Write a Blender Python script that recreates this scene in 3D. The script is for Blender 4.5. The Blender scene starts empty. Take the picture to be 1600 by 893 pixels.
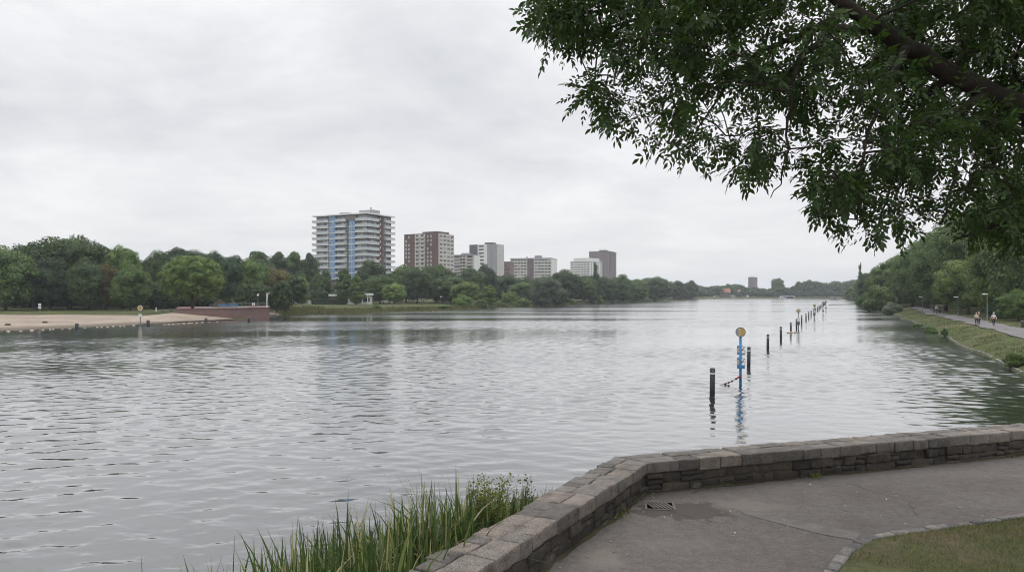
import bpy, bmesh, math, random
import numpy as np
from mathutils import Vector, Matrix, noise as mnoise

rnd = random.Random(7)
R = math.radians
PI = math.pi
sc = bpy.context.scene
col = sc.collection

# ------------------------------------------------------------------ camera model
F, H, CX, HY = 1150.0, 5.3, 800.0, 459.5          # focal (px of a 1600 wide frame), eye over water, principal x, horizon y
PAVE = 2.8                                          # level of the promenade over the water

def at(px, py, Y):
    return Vector(((px - CX) / F * Y, Y, H - (py - HY) / F * Y))

def gp(px, py, z=0.0):
    Y = (H - z) * F / (py - HY)
    return Vector(((px - CX) / F * Y, Y, z))

cd = bpy.data.cameras.new('camera')
cam = bpy.data.objects.new('camera', cd); col.objects.link(cam)
cam.location = (0, 0, H); cam.rotation_euler = (R(90), 0, 0)
cd.sensor_width = 36; cd.lens = F / 1600 * 36
cd.shift_y = (HY - 446.5) / 1600
cd.clip_start = 0.1; cd.clip_end = 8000
sc.camera = cam

# ------------------------------------------------------------------ helpers
def tag(o, label=None, cat=None, group=None, kind=None):
    if label: o['label'] = label
    if cat: o['category'] = cat
    if group: o['group'] = group
    if kind: o['kind'] = kind
    return o

def thing(name, label, cat, loc=(0, 0, 0), rz=0.0, group=None, scale=None):
    o = bpy.data.objects.new(name, None); col.objects.link(o)
    o.location = loc; o.rotation_euler = (0, 0, rz)
    o.empty_display_size = 0.3
    if scale: o.scale = scale
    return tag(o, label, cat, group)

def link_mesh(name, me, mat, parent=None, loc=None):
    o = bpy.data.objects.new(name, me); col.objects.link(o)
    if mat is not None and len(me.materials) == 0: me.materials.append(mat)
    if parent: o.parent = parent
    if loc is not None: o.location = loc
    return o

def np_mesh(name, verts, quads=None, tris=None, smooth=False):
    me = bpy.data.meshes.new(name)
    verts = np.asarray(verts, dtype=np.float32).reshape(-1, 3)
    nq = 0 if quads is None else len(quads); nt = 0 if tris is None else len(tris)
    me.vertices.add(len(verts)); me.vertices.foreach_set('co', verts.ravel())
    me.loops.add(nq * 4 + nt * 3); me.polygons.add(nq + nt)
    li = []
    if nq: li.append(np.asarray(quads, dtype=np.int32).ravel())
    if nt: li.append(np.asarray(tris, dtype=np.int32).ravel())
    me.loops.foreach_set('vertex_index', np.concatenate(li))
    st = np.concatenate([np.arange(nq) * 4, nq * 4 + np.arange(nt) * 3]).astype(np.int32)
    me.polygons.foreach_set('loop_start', st)
    if smooth: me.polygons.foreach_set('use_smooth', np.ones(nq + nt, dtype=bool))
    me.update(calc_edges=True)
    return me

class MB:
    """Collects shapes and links them as one mesh object."""
    def __init__(self): self.v = []; self.f = []
    def quad(self, a, b, c, d):
        n = len(self.v); self.v += [tuple(a), tuple(b), tuple(c), tuple(d)]; self.f.append((n, n+1, n+2, n+3)); return self
    def box(self, x0, x1, y0, y1, z0, z1, M=None):
        n = len(self.v)
        p = [(x, y, z) for z in (z0, z1) for x, y in ((x0, y0), (x1, y0), (x1, y1), (x0, y1))]
        if M is not None: p = [tuple(M @ Vector(q)) for q in p]
        self.v += p
        for q in ((3,2,1,0),(4,5,6,7),(0,1,5,4),(1,2,6,5),(2,3,7,6),(3,0,4,7)): self.f.append(tuple(n+i for i in q))
        return self
    def tube(self, pts, rad, seg=8, cap=True):
        pts = [Vector(p) for p in pts]
        if not hasattr(rad, '__len__'): rad = [rad] * len(pts)
        rings = []
        for i, p in enumerate(pts):
            t = (pts[min(i+1, len(pts)-1)] - pts[max(i-1, 0)])
            t = t.normalized() if t.length > 1e-9 else Vector((0, 0, 1))
            a = t.cross(Vector((0, 0, 1)) if abs(t.z) < 0.9 else Vector((0, 1, 0))).normalized(); b = t.cross(a)
            n = len(self.v); rings.append(n)
            for k in range(seg):
                w = 2 * PI * k / seg
                self.v.append(tuple(p + (a * math.cos(w) + b * math.sin(w)) * rad[i]))
        for i in range(len(rings) - 1):
            for k in range(seg):
                k2 = (k + 1) % seg
                self.f.append((rings[i]+k, rings[i+1]+k, rings[i+1]+k2, rings[i]+k2))
        if cap:
            self.f.append(tuple(rings[0] + k for k in range(seg)))
            self.f.append(tuple(rings[-1] + k for k in reversed(range(seg))))
        return self
    def disc(self, c, n, r, t=0.03, seg=28, r0=0.0):
        """thick disc (or ring) of radius r, axis n"""
        c = Vector(c); n = Vector(n).normalized()
        a = n.cross(Vector((0, 0, 1)) if abs(n.z) < 0.9 else Vector((1, 0, 0))).normalized(); b = n.cross(a)
        i0 = len(self.v)
        for s in (-t/2, t/2):
            for k in range(seg):
                w = 2*PI*k/seg; d = a*math.cos(w)+b*math.sin(w)
                self.v.append(tuple(c + n*s + d*r))
        if r0 <= 0:
            self.f.append(tuple(i0+k for k in range(seg))); self.f.append(tuple(i0+seg+k for k in reversed(range(seg))))
        else:
            j0 = len(self.v)
            for s in (-t/2, t/2):
                for k in range(seg):
                    w = 2*PI*k/seg; d = a*math.cos(w)+b*math.sin(w)
                    self.v.append(tuple(c + n*s + d*r0))
            for k in range(seg):
                k2 = (k+1) % seg
                self.f += [(i0+k, i0+k2, j0+k2, j0+k), (i0+seg+k, j0+seg+k, j0+seg+k2, i0+seg+k2), (j0+k, j0+k2, j0+seg+k2, j0+seg+k)]
        for k in range(seg):
            k2 = (k+1) % seg
            self.f.append((i0+k, i0+seg+k, i0+seg+k2, i0+k2))
        return self
    def ball(self, c, r, nu=12, nv=8):
        c = Vector(c)
        if not hasattr(r, '__len__'): r = (r, r, r)
        n = len(self.v)
        for j in range(nv + 1):
            th = PI * j / nv
            for i in range(nu):
                ph = 2*PI*i/nu
                self.v.append((c.x + r[0]*math.sin(th)*math.cos(ph), c.y + r[1]*math.sin(th)*math.sin(ph), c.z + r[2]*math.cos(th)))
        for j in range(nv):
            for i in range(nu):
                i2 = (i+1) % nu
                self.f.append((n+j*nu+i, n+(j+1)*nu+i, n+(j+1)*nu+i2, n+j*nu+i2))
        return self
    def build(self, name, mat, parent=None, smooth=False, **k):
        me = bpy.data.meshes.new(name); me.from_pydata(self.v, [], self.f)
        if smooth:
            me.polygons.foreach_set('use_smooth', np.ones(len(me.polygons), dtype=bool))
        me.update()
        o = link_mesh(name, me, mat, parent)
        return tag(o, **k) if k else o

def copy_tree(o, parent=None):
    c = o.copy(); col.objects.link(c)
    if parent is not None: c.parent = parent
    for ch in list(o.children): copy_tree(ch, c)
    return c

# ------------------------------------------------------------------ materials
def new_mat(name):
    m = bpy.data.materials.new(name); m.use_nodes = True
    nt = m.node_tree; nt.nodes.clear()
    out = nt.nodes.new('ShaderNodeOutputMaterial')
    return m, nt, out

def N(nt, t, **kw):
    n = nt.nodes.new(t)
    for k, v in kw.items():
        if k.startswith('i_'):
            n.inputs[k[2:].replace('_', ' ')].default_value = v
        else: setattr(n, k, v)
    return n

def L(nt, a, b): nt.links.new(a, b)

def ramp(nt, fac, stops):
    r = nt.nodes.new('ShaderNodeValToRGB'); e = r.color_ramp.elements
    while len(e) < len(stops): e.new(0.5)
    for el, (p, c) in zip(e, stops):
        el.position = p; el.color = (c[0], c[1], c[2], 1) if hasattr(c, '__len__') else (c, c, c, 1)
    L(nt, fac, r.inputs['Fac']); return r.outputs['Color']

def mixc(nt, fac, a, b, mode='MIX'):
    m = nt.nodes.new('ShaderNodeMix'); m.data_type = 'RGBA'; m.blend_type = mode
    for s, v in ((m.inputs['Factor'], fac), (m.inputs[6], a), (m.inputs[7], b)):
        if isinstance(v, bpy.types.NodeSocket): L(nt, v, s)
        elif hasattr(v, '__len__'): s.default_value = (v[0], v[1], v[2], 1)
        else: s.default_value = v
    return m.outputs[2]

def mathn(nt, op, a, b=None, clamp=False):
    m = nt.nodes.new('ShaderNodeMath'); m.operation = op; m.use_clamp = clamp
    for s, v in zip(m.inputs, (a, b)):
        if v is None: continue
        if isinstance(v, bpy.types.NodeSocket): L(nt, v, s)
        else: s.default_value = v
    return m.outputs[0]

def noise_tex(nt, scale, detail=4, rough=0.55, vec=None, dist=0.0):
    n = N(nt, 'ShaderNodeTexNoise'); n.inputs['Scale'].default_value = scale
    n.inputs['Detail'].default_value = detail; n.inputs['Roughness'].default_value = rough
    n.inputs['Distortion'].default_value = dist
    if vec is not None: L(nt, vec, n.inputs['Vector'])
    return n.outputs['Fac']

def principled(nt, out, color, rough=0.7, bump=None, bstr=0.3, bdist=0.02, spec=0.5, metallic=0.0):
    p = N(nt, 'ShaderNodeBsdfPrincipled')
    if isinstance(color, bpy.types.NodeSocket): L(nt, color, p.inputs['Base Color'])
    else: p.inputs['Base Color'].default_value = (*color, 1)
    if isinstance(rough, bpy.types.NodeSocket): L(nt, rough, p.inputs['Roughness'])
    else: p.inputs['Roughness'].default_value = rough
    p.inputs['Specular IOR Level'].default_value = spec; p.inputs['Metallic'].default_value = metallic
    if bump is not None:
        b = N(nt, 'ShaderNodeBump'); b.inputs['Strength'].default_value = bstr; b.inputs['Distance'].default_value = bdist
        L(nt, bump, b.inputs['Height']); L(nt, b.outputs[0], p.inputs['Normal'])
    L(nt, p.outputs[0], out.inputs['Surface'])
    return p

def simple(name, c, rough=0.6, var=0.18, scale=2.0, spec=0.4, metallic=0.0, bstr=0.0):
    """plain surface with worn, slightly mottled colour"""
    m, nt, out = new_mat(name)
    tc = N(nt, 'ShaderNodeTexCoord').outputs['Object']
    n = noise_tex(nt, scale, 6, 0.6, tc)
    lo = tuple(x * (1 - var) for x in c); hi = tuple(min(1, x * (1 + var)) for x in c)
    cc = ramp(nt, n, [(0.3, lo), (0.7, hi)])
    principled(nt, out, cc, rough, n if bstr else None, bstr, 0.01, spec, metallic)
    return m

def leaf_mat(name, c, var=0.45, hue=None, trans=0.22, objvar=0.25, rough=0.55):
    """foliage: diffuse + translucent, every leaf its own shade, each tree slightly its own"""
    m, nt, out = new_mat(name)
    g = N(nt, 'ShaderNodeNewGeometry'); oi = N(nt, 'ShaderNodeObjectInfo')
    h = hue or (c[0] * 1.3, c[1] * 1.32, c[2] * 0.85)
    cc = ramp(nt, g.outputs['Random Per Island'], [(0.0, tuple(x * (1 - var) for x in c)), (0.6, c), (1.0, h)])
    ov = mathn(nt, 'ADD', mathn(nt, 'MULTIPLY', oi.outputs['Random'], objvar * 2), 1 - objvar)
    cc = mixc(nt, 1.0, cc, ov, 'MULTIPLY')
    if objvar > 0:
        cn = noise_tex(nt, 0.42, 4, 0.6, g.outputs['Position'])
        cc = mixc(nt, 1.0, cc, ramp(nt, cn, [(0.33, (0.66, 0.70, 0.78)), (0.52, (1, 1, 1)), (0.68, (1.42, 1.34, 1.1))]), 'MULTIPLY')
    d = N(nt, 'ShaderNodeBsdfPrincipled'); L(nt, cc, d.inputs['Base Color']); d.inputs['Roughness'].default_value = rough
    d.inputs['Specular IOR Level'].default_value = 0.25
    t = N(nt, 'ShaderNodeBsdfTranslucent'); L(nt, mixc(nt, 1.0, cc, (1.25, 1.35, 0.6), 'MULTIPLY'), t.inputs['Color'])
    mx = N(nt, 'ShaderNodeMixShader'); mx.inputs[0].default_value = trans
    L(nt, d.outputs[0], mx.inputs[1]); L(nt, t.outputs[0], mx.inputs[2]); L(nt, mx.outputs[0], out.inputs['Surface'])
    return m

M = {}
M['bark'] = simple('bark', (0.085, 0.07, 0.055), 0.9, 0.45, 3.0, 0.2, bstr=0.6)
M['bark_dark'] = simple('bark_dark', (0.045, 0.038, 0.03), 0.9, 0.5, 5.0, 0.2, bstr=0.8)
M['birch'] = simple('birch', (0.42, 0.41, 0.37), 0.8, 0.4, 4.0, 0.2)
M['leaf_dark'] = leaf_mat('leaf_dark', (0.070, 0.113, 0.045))
M['leaf_mid'] = leaf_mat('leaf_mid', (0.103, 0.164, 0.054))
M['leaf_light'] = leaf_mat('leaf_light', (0.141, 0.202, 0.062))
M['leaf_olive'] = leaf_mat('leaf_olive', (0.15, 0.14, 0.052), hue=(0.16, 0.13, 0.05))
M['leaf_blue'] = leaf_mat('leaf_blue', (0.060, 0.100, 0.057))
M['leaf_silver'] = leaf_mat('leaf_silver', (0.187, 0.236, 0.149), hue=(0.17, 0.19, 0.14))
M['leaf_willow'] = leaf_mat('leaf_willow', (0.146, 0.218, 0.064), var=0.35)
M['leaf_rust'] = leaf_mat('leaf_rust', (0.17, 0.135, 0.07), hue=(0.22, 0.16, 0.09))
M['leaf_ash'] = leaf_mat('leaf_ash', (0.044, 0.078, 0.027), var=0.4, trans=0.38, objvar=0.0, rough=0.5)
M['white_paint'] = simple('white_paint', (0.82, 0.82, 0.80), 0.5, 0.06)
M['white_wall'] = simple('white_wall', (0.72, 0.72, 0.70), 0.7, 0.08, 0.3)
M['concrete'] = simple('concrete', (0.54, 0.515, 0.475), 0.85, 0.1, 0.3)
M['concrete_grey'] = simple('concrete_grey', (0.32, 0.32, 0.33), 0.85, 0.08, 0.3)
M['slate'] = simple('slate', (0.13, 0.125, 0.15), 0.8, 0.1, 0.3)
M['brown_panel'] = simple('brown_panel', (0.20, 0.17, 0.16), 0.7, 0.1, 0.5)
M['rail_glass'] = simple('rail_glass', (0.50, 0.54, 0.55), 0.25, 0.08, 0.6, 0.6)
M['blue_panel'] = simple('blue_panel', (0.19, 0.31, 0.48), 0.3, 0.35, 0.55, 0.6)
M['blue_paint'] = simple('blue_paint', (0.06, 0.22, 0.42), 0.45, 0.2, 3.0)
def window_mat(name, stops):
    m, nt, out = new_mat(name); oi = N(nt, 'ShaderNodeObjectInfo'); tc = N(nt, 'ShaderNodeTexCoord').outputs['Object']
    c = ramp(nt, oi.outputs['Random'], stops); c = mixc(nt, 1.0, c, ramp(nt, noise_tex(nt, 0.9, 3, 0.5, tc), [(0.35, 0.6), (0.65, 1.4)]), 'MULTIPLY')
    principled(nt, out, c, 0.15, spec=0.8); return m
M['window_dark'] = window_mat('window_dark', [(0.0, (0.03, 0.034, 0.04)), (0.55, (0.06, 0.065, 0.07)), (0.8, (0.12, 0.12, 0.12)), (1.0, (0.34, 0.33, 0.30))])
M['window_mid'] = window_mat('window_mid', [(0.0, (0.13, 0.137, 0.145)), (0.6, (0.25, 0.26, 0.27)), (1.0, (0.55, 0.54, 0.52))])
M['window_light'] = simple('window_light', (0.50, 0.51, 0.52), 0.3, 0.25, 0.3, 0.6)
M['lamp_metal'] = simple('lamp_metal', (0.20, 0.215, 0.21), 0.5, 0.12, 3.0, 0.5)
M['dark_metal'] = simple('dark_metal', (0.04, 0.045, 0.045), 0.5, 0.2, 3.0, 0.5)
M['pile_black'] = simple('pile_black', (0.016, 0.017, 0.022), 0.55, 0.4, 4.0, 0.4)
M['yellow'] = simple('yellow', (0.62, 0.40, 0.07), 0.5, 0.15, 5.0)
M['tan'] = simple('tan', (0.42, 0.28, 0.12), 0.5, 0.15, 5.0)
M['red'] = simple('red', (0.42, 0.05, 0.045), 0.5, 0.15, 5.0)
M['wet_red'] = simple('wet_red', (0.10, 0.025, 0.025), 0.4, 0.3, 8.0)
M['orange_tile'] = simple('orange_tile', (0.34, 0.155, 0.10), 0.8, 0.15, 0.6)
M['wood_grey'] = simple('wood_grey', (0.13, 0.12, 0.11), 0.85, 0.25, 3.0)
M['skin'] = simple('skin', (0.48, 0.30, 0.22), 0.55, 0.06)
M['cloth_white'] = simple('cloth_white', (0.66, 0.65, 0.63), 0.9, 0.08, 5.0)
M['cloth_cream'] = simple('cloth_cream', (0.55, 0.47, 0.38), 0.9, 0.08, 5.0)
M['cloth_navy'] = simple('cloth_navy', (0.018, 0.022, 0.04), 0.9, 0.2, 5.0)
M['cloth_black'] = simple('cloth_black', (0.014, 0.014, 0.015), 0.9, 0.2, 5.0)
M['hair'] = simple('hair', (0.05, 0.035, 0.025), 0.7, 0.3, 9.0)
M['rubber'] = simple('rubber', (0.02, 0.02, 0.02), 0.8, 0.1)
M['car_white'] = simple('car_white', (0.72, 0.72, 0.72), 0.25, 0.03, 1.0, 0.6)

def brick_mat(name, c1, c2, mortar, scale=1.0, squash=0.5):
    m, nt, out = new_mat(name)
    tc = N(nt, 'ShaderNodeTexCoord').outputs['Object']
    s = N(nt, 'ShaderNodeSeparateXYZ'); L(nt, tc, s.inputs[0])
    cb = N(nt, 'ShaderNodeCombineXYZ'); L(nt, mathn(nt, 'ADD', s.outputs[0], s.outputs[1]), cb.inputs[0]); L(nt, s.outputs[2], cb.inputs[1])
    b = N(nt, 'ShaderNodeTexBrick'); L(nt, cb.outputs[0], b.inputs['Vector'])
    b.inputs['Scale'].default_value = scale
    b.inputs['Color1'].default_value = (*c1, 1); b.inputs['Color2'].default_value = (*c2, 1); b.inputs['Mortar'].default_value = (*mortar, 1)
    b.inputs['Mortar Size'].default_value = 0.015; b.inputs['Brick Width'].default_value = 0.24; b.inputs['Row Height'].default_value = 0.08
    n = noise_tex(nt, 0.25, 5, 0.6, tc)
    cc = mixc(nt, 1.0, b.outputs['Color'], ramp(nt, n, [(0.3, 0.78), (0.7, 1.12)]), 'MULTIPLY')
    principled(nt, out, cc, 0.85, spec=0.2)
    return m
M['brick_brown'] = brick_mat('brick_brown', (0.155, 0.072, 0.060), (0.125, 0.058, 0.050), (0.16, 0.13, 0.12))
M['brick_red'] = brick_mat('brick_red', (0.25, 0.14, 0.122), (0.20, 0.108, 0.096), (0.22, 0.18, 0.17))
M['brick_mauve'] = brick_mat('brick_mauve', (0.15, 0.105, 0.105), (0.13, 0.09, 0.09), (0.2, 0.17, 0.17))

def asphalt_mat():
    m, nt, out = new_mat('asphalt')
    tc = N(nt, 'ShaderNodeTexCoord').outputs['Object']
    big = noise_tex(nt, 0.55, 5, 0.6, tc, 0.4)
    fine = noise_tex(nt, 62, 3, 0.8, tc)
    mid = noise_tex(nt, 9, 5, 0.65, tc)
    c = ramp(nt, big, [(0.3, (0.094, 0.081, 0.073)), (0.5, (0.119, 0.105, 0.096)), (0.72, (0.146, 0.131, 0.119))])
    c = mixc(nt, 0.8, c, ramp(nt, mid, [(0.3, 0.8), (0.7, 1.2)]), 'MULTIPLY')
    c = mixc(nt, 0.8, c, ramp(nt, fine, [(0.32, 0.62), (0.5, 1.0), (0.68, 1.5)]), 'MULTIPLY')
    # dusty wash marks and a damp, dark apron round the drain (stains of their own shape)
    s = N(nt, 'ShaderNodeSeparateXYZ'); L(nt, tc, s.inputs[0])
    def blob(x, y, rx, ry, soft=0.35, ns=2.2):
        dx = mathn(nt, 'DIVIDE', mathn(nt, 'SUBTRACT', s.outputs[0], x), rx); dy = mathn(nt, 'DIVIDE', mathn(nt, 'SUBTRACT', s.outputs[1], y), ry)
        d = mathn(nt, 'SQRT', mathn(nt, 'ADD', mathn(nt, 'MULTIPLY', dx, dx), mathn(nt, 'MULTIPLY', dy, dy)))
        d = mathn(nt, 'ADD', d, mathn(nt, 'MULTIPLY', mathn(nt, 'SUBTRACT', noise_tex(nt, ns, 4, 0.6, tc), 0.5), 1.5))
        return ramp(nt, d, [(max(0, 0.8 - soft), 1.0), (0.8, 0.0)])
    c = mixc(nt, mathn(nt, 'MULTIPLY', blob(2.75, 8.75, 0.8, 0.42, 0.5, 4.0), 0.42), c, (0.20, 0.175, 0.15))
    c = mixc(nt, mathn(nt, 'MULTIPLY', blob(2.0, 8.5, 0.68, 0.44, 0.12, 4.5), 0.75), c, (0.058, 0.047, 0.042))
    c = mixc(nt, mathn(nt, 'MULTIPLY', blob(0.85, 7.0, 0.3, 0.6, 0.5, 4.0), 0.5), c, (0.20, 0.172, 0.145))
    c = mixc(nt, mathn(nt, 'MULTIPLY', blob(1.7, 7.4, 0.9, 0.25, 0.6, 6.0), 0.32), c, (0.185, 0.16, 0.138))
    c = mixc(nt, mathn(nt, 'MULTIPLY', blob(4.6, 10.2, 2.5, 0.4, 0.6, 1.2), 0.35), c, (0.14, 0.128, 0.115))
    # two hairline cracks
    v = N(nt, 'ShaderNodeTexVoronoi'); v.feature = 'DISTANCE_TO_EDGE'; v.inputs['Scale'].default_value = 0.42
    wv = N(nt, 'ShaderNodeMix'); wv.data_type = 'VECTOR'; wv.inputs[0].default_value = 0.12
    nv = N(nt, 'ShaderNodeTexNoise'); nv.inputs['Scale'].default_value = 2.5; L(nt, tc, nv.inputs['Vector'])
    L(nt, tc, wv.inputs[4]); L(nt, nv.outputs['Color'], wv.inputs[5]); L(nt, wv.outputs[1], v.inputs['Vector'])
    crack = ramp(nt, v.outputs['Distance'], [(0.0, 1.0), (0.0035, 0.0)])
    gate = ramp(nt, noise_tex(nt, 0.9, 2, 0.5, tc), [(0.5, 0.0), (0.56, 1.0)])
    c = mixc(nt, mathn(nt, 'MULTIPLY', mathn(nt, 'MULTIPLY', crack, gate), 0.8), c, (0.03, 0.027, 0.025))
    h = mathn(nt, 'ADD', mathn(nt, 'MULTIPLY', fine, 0.6), mathn(nt, 'MULTIPLY', mid, 1.0))
    principled(nt, out, c, 0.88, h, 0.5, 0.006, 0.25)
    return m
M['asphalt'] = asphalt_mat()
M['path'] = simple('path', (0.16, 0.148, 0.15), 0.9, 0.12, 0.4, 0.2)

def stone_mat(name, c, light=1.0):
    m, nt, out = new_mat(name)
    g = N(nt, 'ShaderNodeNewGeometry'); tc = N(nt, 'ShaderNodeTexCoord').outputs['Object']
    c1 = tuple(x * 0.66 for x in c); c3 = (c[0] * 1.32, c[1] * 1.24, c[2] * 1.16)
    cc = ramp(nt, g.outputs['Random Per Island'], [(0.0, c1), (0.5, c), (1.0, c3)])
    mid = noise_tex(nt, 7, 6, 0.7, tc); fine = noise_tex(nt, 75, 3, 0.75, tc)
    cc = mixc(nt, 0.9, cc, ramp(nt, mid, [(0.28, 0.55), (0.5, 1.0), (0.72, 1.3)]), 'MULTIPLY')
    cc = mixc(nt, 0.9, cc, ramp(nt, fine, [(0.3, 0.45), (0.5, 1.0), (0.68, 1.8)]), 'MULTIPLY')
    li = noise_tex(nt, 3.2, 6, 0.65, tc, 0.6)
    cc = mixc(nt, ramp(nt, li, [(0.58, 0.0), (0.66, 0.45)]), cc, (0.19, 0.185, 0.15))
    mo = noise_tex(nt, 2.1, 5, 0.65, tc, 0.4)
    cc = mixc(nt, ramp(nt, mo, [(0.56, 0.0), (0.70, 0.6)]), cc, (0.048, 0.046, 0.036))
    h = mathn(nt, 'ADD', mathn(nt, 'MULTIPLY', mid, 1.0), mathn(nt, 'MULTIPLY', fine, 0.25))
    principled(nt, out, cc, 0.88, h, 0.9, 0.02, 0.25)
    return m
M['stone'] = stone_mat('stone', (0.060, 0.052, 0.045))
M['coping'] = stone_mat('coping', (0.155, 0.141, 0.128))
M['kerb'] = stone_mat('kerb', (0.17, 0.165, 0.158))
M['mortar'] = simple('mortar', (0.085, 0.074, 0.063), 0.95, 0.4, 6.0, 0.1, bstr=0.8)

def grass_mat(name, a, b, dry, scale=0.12, drylo=0.5):
    m, nt, out = new_mat(name)
    tc = N(nt, 'ShaderNodeTexCoord').outputs['Object']
    n1 = noise_tex(nt, scale, 6, 0.62, tc, 0.3); n2 = noise_tex(nt, scale * 14, 5, 0.7, tc); n3 = noise_tex(nt, scale * 2.7, 5, 0.6, tc)
    c = ramp(nt, n2, [(0.3, a), (0.7, b)])
    c = mixc(nt, ramp(nt, n1, [(drylo, 0.0), (drylo + 0.16, 0.85)]), c, dry)
    c = mixc(nt, 0.7, c, ramp(nt, n3, [(0.3, 0.75), (0.7, 1.2)]), 'MULTIPLY')
    principled(nt, out, c, 0.95, n2, 0.6, 0.1, 0.1)
    return m
M['grass_far'] = grass_mat('grass_far', (0.050, 0.066, 0.026), (0.088, 0.100, 0.038), (0.150, 0.122, 0.070), drylo=0.51)
M['lawn'] = grass_mat('lawn', (0.078, 0.086, 0.040), (0.135, 0.136, 0.066), (0.150, 0.118, 0.084), 1.2, 0.46)
M['soil'] = simple('soil', (0.06, 0.055, 0.035), 0.95, 0.4, 2.0, 0.1)

def sand_mat():
    m, nt, out = new_mat('sand')
    tc = N(nt, 'ShaderNodeTexCoord').outputs['Object']
    s = N(nt, 'ShaderNodeSeparateXYZ'); L(nt, tc, s.inputs[0])
    n = noise_tex(nt, 0.12, 6, 0.68, tc); n2 = noise_tex(nt, 1.1, 6, 0.72, tc)
    c = ramp(nt, n, [(0.3, (0.235, 0.19, 0.15)), (0.7, (0.35, 0.29, 0.235))])
    c = mixc(nt, 0.7, c, ramp(nt, n2, [(0.32, 0.6), (0.48, 1.0), (0.7, 1.2)]), 'MULTIPLY')
    # the wave-washed strip stays wet
    c = mixc(nt, ramp(nt, s.outputs[2], [(0.05, 0.9), (0.20, 0.7), (0.36, 0.0)]), c, (0.105, 0.088, 0.065))
    principled(nt, out, c, 0.95, n2, 0.6, 0.2, 0.15)
    return m
M['sand'] = sand_mat()

def blade_mat(name, c, hue, trans=0.35, dry=None, dryfrac=0.85):
    m, nt, out = new_mat(name)
    g = N(nt, 'ShaderNodeNewGeometry')
    st = [(0.0, tuple(x * 0.6 for x in c)), (0.5, c), (0.8, hue)]
    if dry: st += [(dryfrac, hue), (min(1, dryfrac + 0.03), dry)]
    cc = ramp(nt, g.outputs['Random Per Island'], st)
    d = N(nt, 'ShaderNodeBsdfPrincipled'); L(nt, cc, d.inputs['Base Color']); d.inputs['Roughness'].default_value = 0.5; d.inputs['Specular IOR Level'].default_value = 0.3
    t = N(nt, 'ShaderNodeBsdfTranslucent'); L(nt, mixc(nt, 1.0, cc, (1.2, 1.3, 0.6), 'MULTIPLY'), t.inputs['Color'])
    mx = N(nt, 'ShaderNodeMixShader'); mx.inputs[0].default_value = trans
    L(nt, d.outputs[0], mx.inputs[1]); L(nt, t.outputs[0], mx.inputs[2]); L(nt, mx.outputs[0], out.inputs['Surface'])
    return m
M['reed'] = blade_mat('reed', (0.072, 0.112, 0.042), (0.155, 0.190, 0.092), 0.4, (0.40, 0.35, 0.23), 0.85)
M['reed_far'] = blade_mat('reed_far', (0.125, 0.14, 0.06), (0.165, 0.155, 0.078), 0.3, (0.19, 0.16, 0.09), 0.8)
M['bank_grass'] = blade_mat('bank_grass', (0.085, 0.112, 0.040), (0.13, 0.145, 0.058), 0.3, (0.20, 0.165, 0.10), 0.75)
M['turf'] = blade_mat('turf', (0.125, 0.140, 0.056), (0.195, 0.188, 0.092), 0.35, (0.30, 0.245, 0.155), 0.70)
M['weed'] = blade_mat('weed', (0.17, 0.20, 0.06), (0.26, 0.27, 0.11), 0.45)
M['weed_dark'] = blade_mat('weed_dark', (0.09, 0.115, 0.06), (0.16, 0.17, 0.09), 0.35)

# ------------------------------------------------------------------ sky, sun, view
w = bpy.data.worlds.new('World'); sc.world = w; w.use_nodes = True
nt = w.node_tree; nt.nodes.clear()
SUN_AZ, SUN_EL = R(25), R(52)
out = N(nt, 'ShaderNodeOutputWorld'); bg = N(nt, 'ShaderNodeBackground')
sky = N(nt, 'ShaderNodeTexSky'); sky.sky_type = 'NISHITA'; sky.sun_disc = False
sky.sun_elevation = SUN_EL; sky.sun_rotation = SUN_AZ; sky.altitude = 0; sky.air_density = 1; sky.dust_density = 3
tcg = N(nt, 'ShaderNodeTexCoord').outputs['Generated']
sp = N(nt, 'ShaderNodeSeparateXYZ'); L(nt, tcg, sp.inputs[0])
zc = mathn(nt, 'MAXIMUM', sp.outputs[2], 0.0)
zz = mathn(nt, 'ADD', zc, 0.19)
cb = N(nt, 'ShaderNodeCombineXYZ')
L(nt, mathn(nt, 'DIVIDE', sp.outputs[0], zz), cb.inputs[0]); L(nt, mathn(nt, 'DIVIDE', sp.outputs[1], zz), cb.inputs[1])
cb.inputs[2].default_value = 3.7
n1 = noise_tex(nt, 1.0, 7, 0.56, cb.outputs[0], 0.5)
n2 = noise_tex(nt, 2.9, 6, 0.6, cb.outputs[0], 0.3)
cl = mathn(nt, 'ADD', mathn(nt, 'MULTIPLY', n1, 0.68), mathn(nt, 'MULTIPLY', n2, 0.32))
S = 10.0
cloud = ramp(nt, cl, [(0.35, (0.60, 0.614, 0.655)), (0.50, (0.745, 0.75, 0.775)), (0.63, (0.88, 0.881, 0.888))])
hor = ramp(nt, zc, [(0.0, 1.0), (0.16, 0.35), (0.3, 0.0)])
cloud = mixc(nt, mathn(nt, 'MULTIPLY', hor, 0.75), cloud, (0.80, 0.80, 0.805))
grad = ramp(nt, zc, [(0.0, 0.5), (0.36, 0.5), (0.6, 0.84), (1.0, 1.3)])         # overcast sky is brighter overhead
cloud = mixc(nt, 1.0, cloud, grad, 'MULTIPLY')
vm = N(nt, 'ShaderNodeVectorMath'); vm.operation = 'SCALE'; L(nt, cloud, vm.inputs[0]); vm.inputs['Scale'].default_value = 2 * S
fin = mixc(nt, 0.97, sky.outputs[0], vm.outputs[0])
L(nt, fin, bg.inputs['Color']); bg.inputs['Strength'].default_value = 1.0 / S
L(nt, bg.outputs[0], out.inputs['Surface'])

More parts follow.
